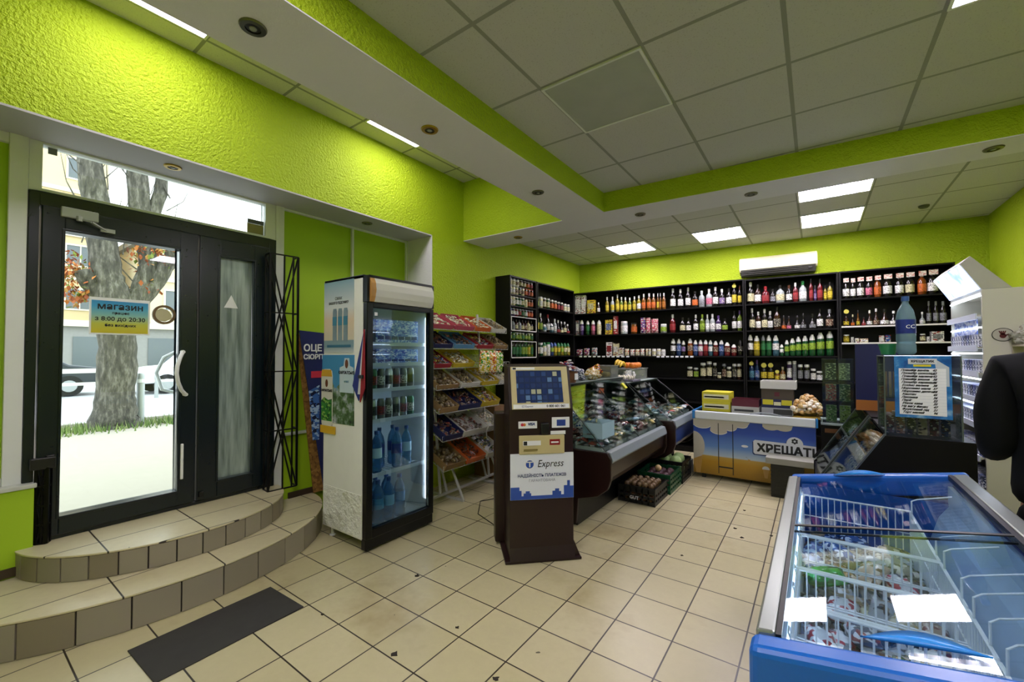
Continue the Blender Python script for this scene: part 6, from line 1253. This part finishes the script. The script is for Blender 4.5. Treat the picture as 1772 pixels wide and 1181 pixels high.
# wire baskets
M_WR=mat('white_coated_wire','#eef3f7',.35)
def basket(y0,y1,lab,zb=.50):
    b=thing('wire_basket',lab,'basket',(0,y0,0)); L=y1-y0; x0,x1=X0+.055,.335; ztop=.762; r=.0030
    m=MB()
    for z_ in (ztop,ztop-.10): 
        P=[(x0,0,z_),(x1,0,z_),(x1,L,z_),(x0,L,z_),(x0,0,z_)]
        for a,b_ in zip(P,P[1:]): m.rod(a,b_,.0048 if z_==ztop else r,n=6)
    P=[(x0,0,zb),(x1,0,zb),(x1,L,zb),(x0,L,zb),(x0,0,zb)]
    for a,b_ in zip(P,P[1:]): m.rod(a,b_,r,n=5)
    n1=16
    for i in range(n1+1):
        x=x0+(x1-x0)*i/n1
        for y in (0,L): m.rod((x,y,ztop),(x,y,zb),.0026,n=4)
        m.rod((x,0,zb),(x,L,zb),.0016,n=4)
    n2=int(L/.024)
    for i in range(n2+1):
        y=L*i/n2
        for x in (x0,x1): m.rod((x,y,ztop),(x,y,zb),.0026,n=4)
    m.build('wire_grid',M_WR,b)
    m=MB()
    for y in (.05,L-.05):
        m.path([(x0,y,ztop),(x0-.006,y,ztop+.02),(x0-.006,y+.03,ztop+.02),(x0,y+.03,ztop)],.0022,5)
        m.path([(x1,y,ztop),(x1,y,ztop+.06),(x1+.02,y+.02,ztop+.065),(X1-.06,y+.05,zt(X1)-.07)],.003,5)
    m.build('hanging_hook',M_WR,b); return b
BK=[(1.215,1.455,'white wire basket in the blue freezer nearest the viewer'),(1.47,1.70,'white wire basket in the blue freezer, second from viewer'),(1.715,2.02,'white wire basket in the blue freezer, third from viewer'),(2.035,2.60,'white wire basket at the far end of the blue freezer')]
for a,b_,l in BK: basket(a,b_,l)
PK=[# x,y,z,w,l,base,print,third,label
(-.03,1.30,.60,.11,.16,'#8f8478','#e6e2dc','#6a4a30','silver brown ice cream pack in nearest basket, far left'),
(.05,1.33,.61,.11,.17,'#4a3426','#c9a87a','#f0ece4','brown ice cream pack in nearest basket, second from left'),
(.13,1.31,.60,.11,.17,'#3f2e22','#8a6f4a','#d0c8b8','dark brown ice cream pack in nearest basket, middle'),
(.22,1.34,.60,.12,.18,'#27407a','#dfe6f0','#162448','navy ice cream pack in nearest basket, right part'),
(.29,1.30,.62,.10,.16,'#d6dade','#2f5fae','#a0b0c0','white and blue ice cream pack in nearest basket, far right'),
(.01,1.38,.64,.12,.14,'#c9c4ba','#b0402f','#f2f0ea','white pack with red print lying across nearest basket'),
(.10,1.24,.57,.10,.10,'#d9d4ca','#8a3a2c','#3f6f9a','small pale pack at the front wall of nearest basket'),
(-.03,1.56,.60,.11,.16,'#a9b0b8','#8d2030','#f0f2f4','silver and red ice cream pack in second basket, far left'),
(.04,1.60,.62,.12,.16,'#cfd4da','#a01f30','#7d8894','bright silver pack in second basket, second from left'),
(.12,1.57,.60,.11,.16,'#5a4a3c','#c9bfae','#8a2c28','brown pack in second basket, middle'),
(.20,1.60,.60,.10,.16,'#3c5a34','#b0a06a','#d9d4c4','olive green pack in second basket, right of the middle'),
(.27,1.585,.64,.14,.19,'#dcdcd2','#e8e8e2','#b0a890','broad cream white pack lying in second basket on the right'),
(.0,1.53,.65,.10,.13,'#b8bec6','#93202f','#eef0f2','silver pack with dark red letters atop second basket'),
(.10,1.63,.65,.10,.12,'#41465a','#c4c8d0','#7a2a30','grey blue pack near the far wall of second basket'),
(-.02,1.84,.60,.11,.17,'#6f6a5c','#c9c4b0','#3a3428','grey brown pack in third basket, far left'),
(.02,1.90,.69,.16,.08,'#1f8a3a','#3fb05a','#0f5a24','bright green pack at the top left of third basket'),
(.06,1.80,.63,.12,.17,'#c4c9d0','#9a2030','#f0f2f4','silver pack with red letters in third basket'),
(.14,1.86,.60,.12,.18,'#8a8a68','#c9c9a8','#5a5a3c','dull olive pack in third basket, middle'),
(.22,1.85,.61,.12,.20,'#a39c80','#cdc8b0','#c9a860','pale khaki pack in third basket, right part'),
(.29,1.83,.60,.10,.18,'#a08a7a','#c9b8a8','#7a3a30','pinkish tan pack in third basket, far right'),
(-.02,2.13,.62,.12,.18,'#2f5f9a','#d0dcea','#123a70','blue and white pack at near left of the far basket'),
(.07,2.12,.62,.12,.18,'#a87a4a','#d9c4a0','#5a3820','tan waffle pack near side of the far basket'),
(.16,2.14,.63,.12,.18,'#b8a088','#e0d4c4','#6a4a3a','beige striped pack near side of the far basket, middle'),
(.25,2.12,.61,.12,.18,'#c0c4c8','#a02040','#eceef0','silver pack with crimson letters in the far basket, right'),
(-.02,2.33,.60,.12,.18,'#1f4f90','#a8c4e0','#0f2a5a','deep blue pack at left middle of far basket'),
(.07,2.34,.62,.12,.18,'#27589c','#e0e8f2','#143266','blue pack with white stripes, middle of far basket'),
(.16,2.33,.60,.12,.18,'#3a6aa8','#c8d6e6','#1a3a70','mid blue pack, right middle of far basket'),
(.25,2.32,.62,.12,.18,'#8a8678','#c8c4b4','#5a5648','grey pack, right of the far basket'),
(.03,2.50,.60,.13,.16,'#1a3f7c','#8fa8cc','#0c2450','dark blue pack at the far left end of far basket'),
(.14,2.51,.61,.13,.16,'#234c8a','#b0c0d8','#102a58','dark blue pack at the far end, middle'),
(.25,2.50,.60,.13,.16,'#8a7a64','#d4ccb8','#4a3c2c','tan and white pack at the far right end of far basket')]
for i,(x,y,z,w_,l_,a,b_,c_,lab) in enumerate(PK):
    m=MB(); m.pillow(w_*.78,l_*.95,.045,None,8,10,i); o=m.build('ice_cream_pack',printed('ice%d'%i,a,b_,c_,26,.22,.75),smooth='all'); o.location=(x,y,z-.035); rg=random.Random(i); o.rotation_euler=(rg.uniform(-.25,.25),rg.uniform(-.2,.2),rg.uniform(-.5,.5)); tag(o,lab,'ice cream')
    if i in (5,): text('ХРЕЩАТИК',.022,(0,-.03,.047),(1,0,0),(0,1,0),mat('ink_navy','#22356f',.4),o,name='print',ext=.0004)
for (a,b_,l),nn in zip(BK,('nearest','second','third','far')):
    hp=MB().heap(.33,(b_-a)*.85,.07,40 if nn!='far' else 80,.10,seed=len(nn)).build('wrapped_ice_creams',palette('icewrap',['#6a6460','#4a3a30','#9aa0a8','#3a4658','#8a7a64','#5c5448','#b4b8bc'],.25,.5,.4,40)); hp.location=(.138,(a+b_)/2,.530); tag(hp,f'jumbled wrapped ice creams under the packs in the {nn} basket','ice cream',None,'stuff')
# ------------------------------------------------------------------ person in black at the right edge
PX,PY=.790,2.44
def skin(nm,pts,edges,m_,par=None,root=0,sub=2):
    """pts: name -> (x,y,z,rx,ry)"""
    names=list(pts); me=bpy.data.meshes.new(nm); me.from_pydata([pts[n][:3] for n in names],[(names.index(a),names.index(b)) for a,b in edges],[])
    o=bpy.data.objects.new(nm,me); COL.objects.link(o)
    md=o.modifiers.new('skin','SKIN'); md.use_smooth_shade=True
    if not me.skin_vertices: pass
    for i,n in enumerate(names):
        v=me.skin_vertices[0].data[i]; v.radius=pts[n][3:5]; v.use_root=(i==root)
    sb=o.modifiers.new('sub','SUBSURF'); sb.levels=sub; sb.render_levels=sub
    dg=bpy.context.evaluated_depsgraph_get(); dg.update(); me2=bpy.data.meshes.new_from_object(o.evaluated_get(dg)); o.modifiers.clear(); o.data=me2; bpy.data.meshes.remove(me)
    me2.materials.clear(); me2.materials.append(m_)
    for p in me2.polygons: p.use_smooth=True
    if par is not None: o.parent=par
    return o
M_SKIN=mat('skin','#b98a70',.5); M_JK=mat('black_jacket','#08090c',.8,spec=.2); M_TR=mat('black_trousers','#0a0a0d',.8,spec=.2); M_HAIR=mat('dark_hair','#1c1410',.6); M_SHOE=mat('black_shoes','#0b0b0b',.4)
B_={'pel':(0,0,.95,.13,.10),'sp1':(0,.0,1.10,.12,.09),'sp2':(0,-.01,1.28,.14,.10),'chest':(0,0,1.40,.11,.08),'neck':(0,.01,1.53,.055,.055),'head0':(0,.03,1.60,.065,.07),'head1':(0,.03,1.70,.075,.09),'head2':(0,.02,1.77,.06,.075)}
E_=[('pel','sp1'),('sp1','sp2'),('sp2','chest'),('chest','neck'),('neck','head0'),('head0','head1'),('head1','head2')]
for s,t in ((-1,'l'),(1,'r')):
    B_.update({'sh'+t:(s*.15,0,1.40,.045,.045),'el'+t:(s*.215,-.03,1.14,.042,.042),'wr'+t:(s*.20,.20,1.06,.026,.022),'pm'+t:(s*.18,.28,1.065,.040,.015),
      'hp'+t:(s*.095,0,.90,.085,.085),'kn'+t:(s*.11,.02,.50,.055,.055),'an'+t:(s*.12,-.02,.10,.038,.038),'to'+t:(s*.13,.14,.035,.038,.025)})
    E_+=[('chest','sh'+t),('sh'+t,'el'+t),('el'+t,'wr'+t),('wr'+t,'pm'+t),('pel','hp'+t),('hp'+t,'kn'+t),('kn'+t,'an'+t),('an'+t,'to'+t)]
    for f,(dx,ln) in enumerate(((-.028,.055),(-.010,.066),(.009,.062),(.027,.048))):
        a,b_,c_='f%d0'%f+t,'f%d1'%f+t,'f%d2'%f+t
        B_[a]=(s*.18+dx,.315,1.065,.009,.009); B_[b_]=(s*.18+dx*1.1,.315+ln*.55,1.055,.008,.008); B_[c_]=(s*.18+dx*1.1,.315+ln,1.035,.007,.007); E_+=[('pm'+t,a),(a,b_),(b_,c_)]
    B_['t0'+t]=(s*.18-s*.040,.25,1.06,.010,.010); B_['t1'+t]=(s*.18-s*.062,.29,1.05,.009,.009); E_+=[('wr'+t,'t0'+t),('t0'+t,'t1'+t)]
man=skin('person',B_,E_,M_SKIN)
man.location=(PX,PY,.0); man.rotation_euler=(0,0,math.radians(-8)); tag(man,'person in black jacket seen from behind at the right edge','person')
J_={'hem':(0,0,.86,.215,.150),'a':(0,0,1.0,.195,.14),'b':(0,-.01,1.22,.19,.135),'c':(0,0,1.40,.175,.115),'d':(0,.0,1.49,.10,.085),'e':(0,.01,1.55,.078,.075)}
JE=[('hem','a'),('a','b'),('b','c'),('c','d'),('d','e')]
for s,t in ((-1,'l'),(1,'r')):
    J_.update({'s'+t:(s*.180,0,1.41,.080,.080),'u'+t:(s*.215,-.02,1.28,.072,.072),'e2'+t:(s*.215,-.03,1.13,.066,.066),'w'+t:(s*.212,.17,1.06,.048,.045)}); JE+=[('c','s'+t),('s'+t,'u'+t),('u'+t,'e2'+t),('e2'+t,'w'+t)]
skin('jacket',J_,JE,M_JK,man)
T_={'w':(0,0,.96,.155,.12),'p':(0,0,.90,.15,.12)}; TE=[('w','p')]
for s,t in ((-1,'l'),(1,'r')): T_.update({'h'+t:(s*.095,0,.82,.10,.105),'k'+t:(s*.11,.02,.50,.078,.08),'c'+t:(s*.118,-.01,.28,.068,.07),'a'+t:(s*.12,-.02,.10,.060,.062)}); TE+=[('p','h'+t),('h'+t,'k'+t),('k'+t,'c'+t),('c'+t,'a'+t)]
skin('trousers',T_,TE,M_TR,man)
for s in (-1,1):
    m=MB(); m.blob((s*.125,.055,.045),.052,.145,.045,12,8); m.build('shoe',M_SHOE,man,smooth='all')
m=MB(); m.blob((0,.0,1.735),.098,.115,.115,16,12,.06); m.build('hair',M_HAIR,man,smooth='all')
m=MB(); m.blob((0,.122,1.685),.014,.02,.022,8,6)
for s in (-1,1): m.blob((s*.098,.03,1.69),.014,.022,.032,8,6)
m.build('nose_and_ears',M_SKIN,man,smooth='all')
m=MB()
for s in (-1,1): m.blob((s*.033,.108,1.71),.013,.010,.008,8,6)
m.build('eye',M_INK,man,smooth='all'); MB().blob((0,.110,1.645),.024,.008,.007,8,6).build('mouth',mat('lips','#8f4a44',.5),man,smooth='all')
EXPO=1.55
# ------------------------------------------------------------------ camera, sky, view
W_=bpy.data.worlds.new('overcast'); S.world=W_; W_.use_nodes=True; nt=W_.node_tree; bg=nt.nodes['Background']
bg.inputs[0].default_value=(.93,.96,1.0,1); bg.inputs[1].default_value=1.6
cam=bpy.data.cameras.new('camera'); co=bpy.data.objects.new('camera',cam); COL.objects.link(co); S.camera=co
cam.sensor_width=36; cam.sensor_fit='HORIZONTAL'; cam.lens=36*727.7/1772; cam.clip_start=.02; cam.clip_end=300
pan,tilt,roll=-.6218,.0227,-.0026
cp,sp,ct,st=math.cos(pan),math.sin(pan),math.cos(tilt),math.sin(tilt)
F=Vector((sp*ct,cp*ct,st)); R_=Vector((cp,-sp,0)); U=R_.cross(F); cr,sr=math.cos(roll),math.sin(roll)
R2=R_*cr+U*sr; U2=-R_*sr+U*cr
co.matrix_world=Matrix.Translation((0,0,1.48))@Matrix((R2,U2,-F)).transposed().to_4x4()
cam.shift_x=-(889.73-886)/1772; cam.shift_y=(596.15-590.5)/1772
S.view_settings.view_transform='Standard'; S.view_settings.look='None'; S.view_settings.exposure=EXPO; S.view_settings.gamma=1
S.view_settings.use_curve_mapping=False
S.cycles.use_denoising=True; S.cycles.max_bounces=8; S.cycles.transparent_max_bounces=24; S.cycles.sample_clamp_indirect=6
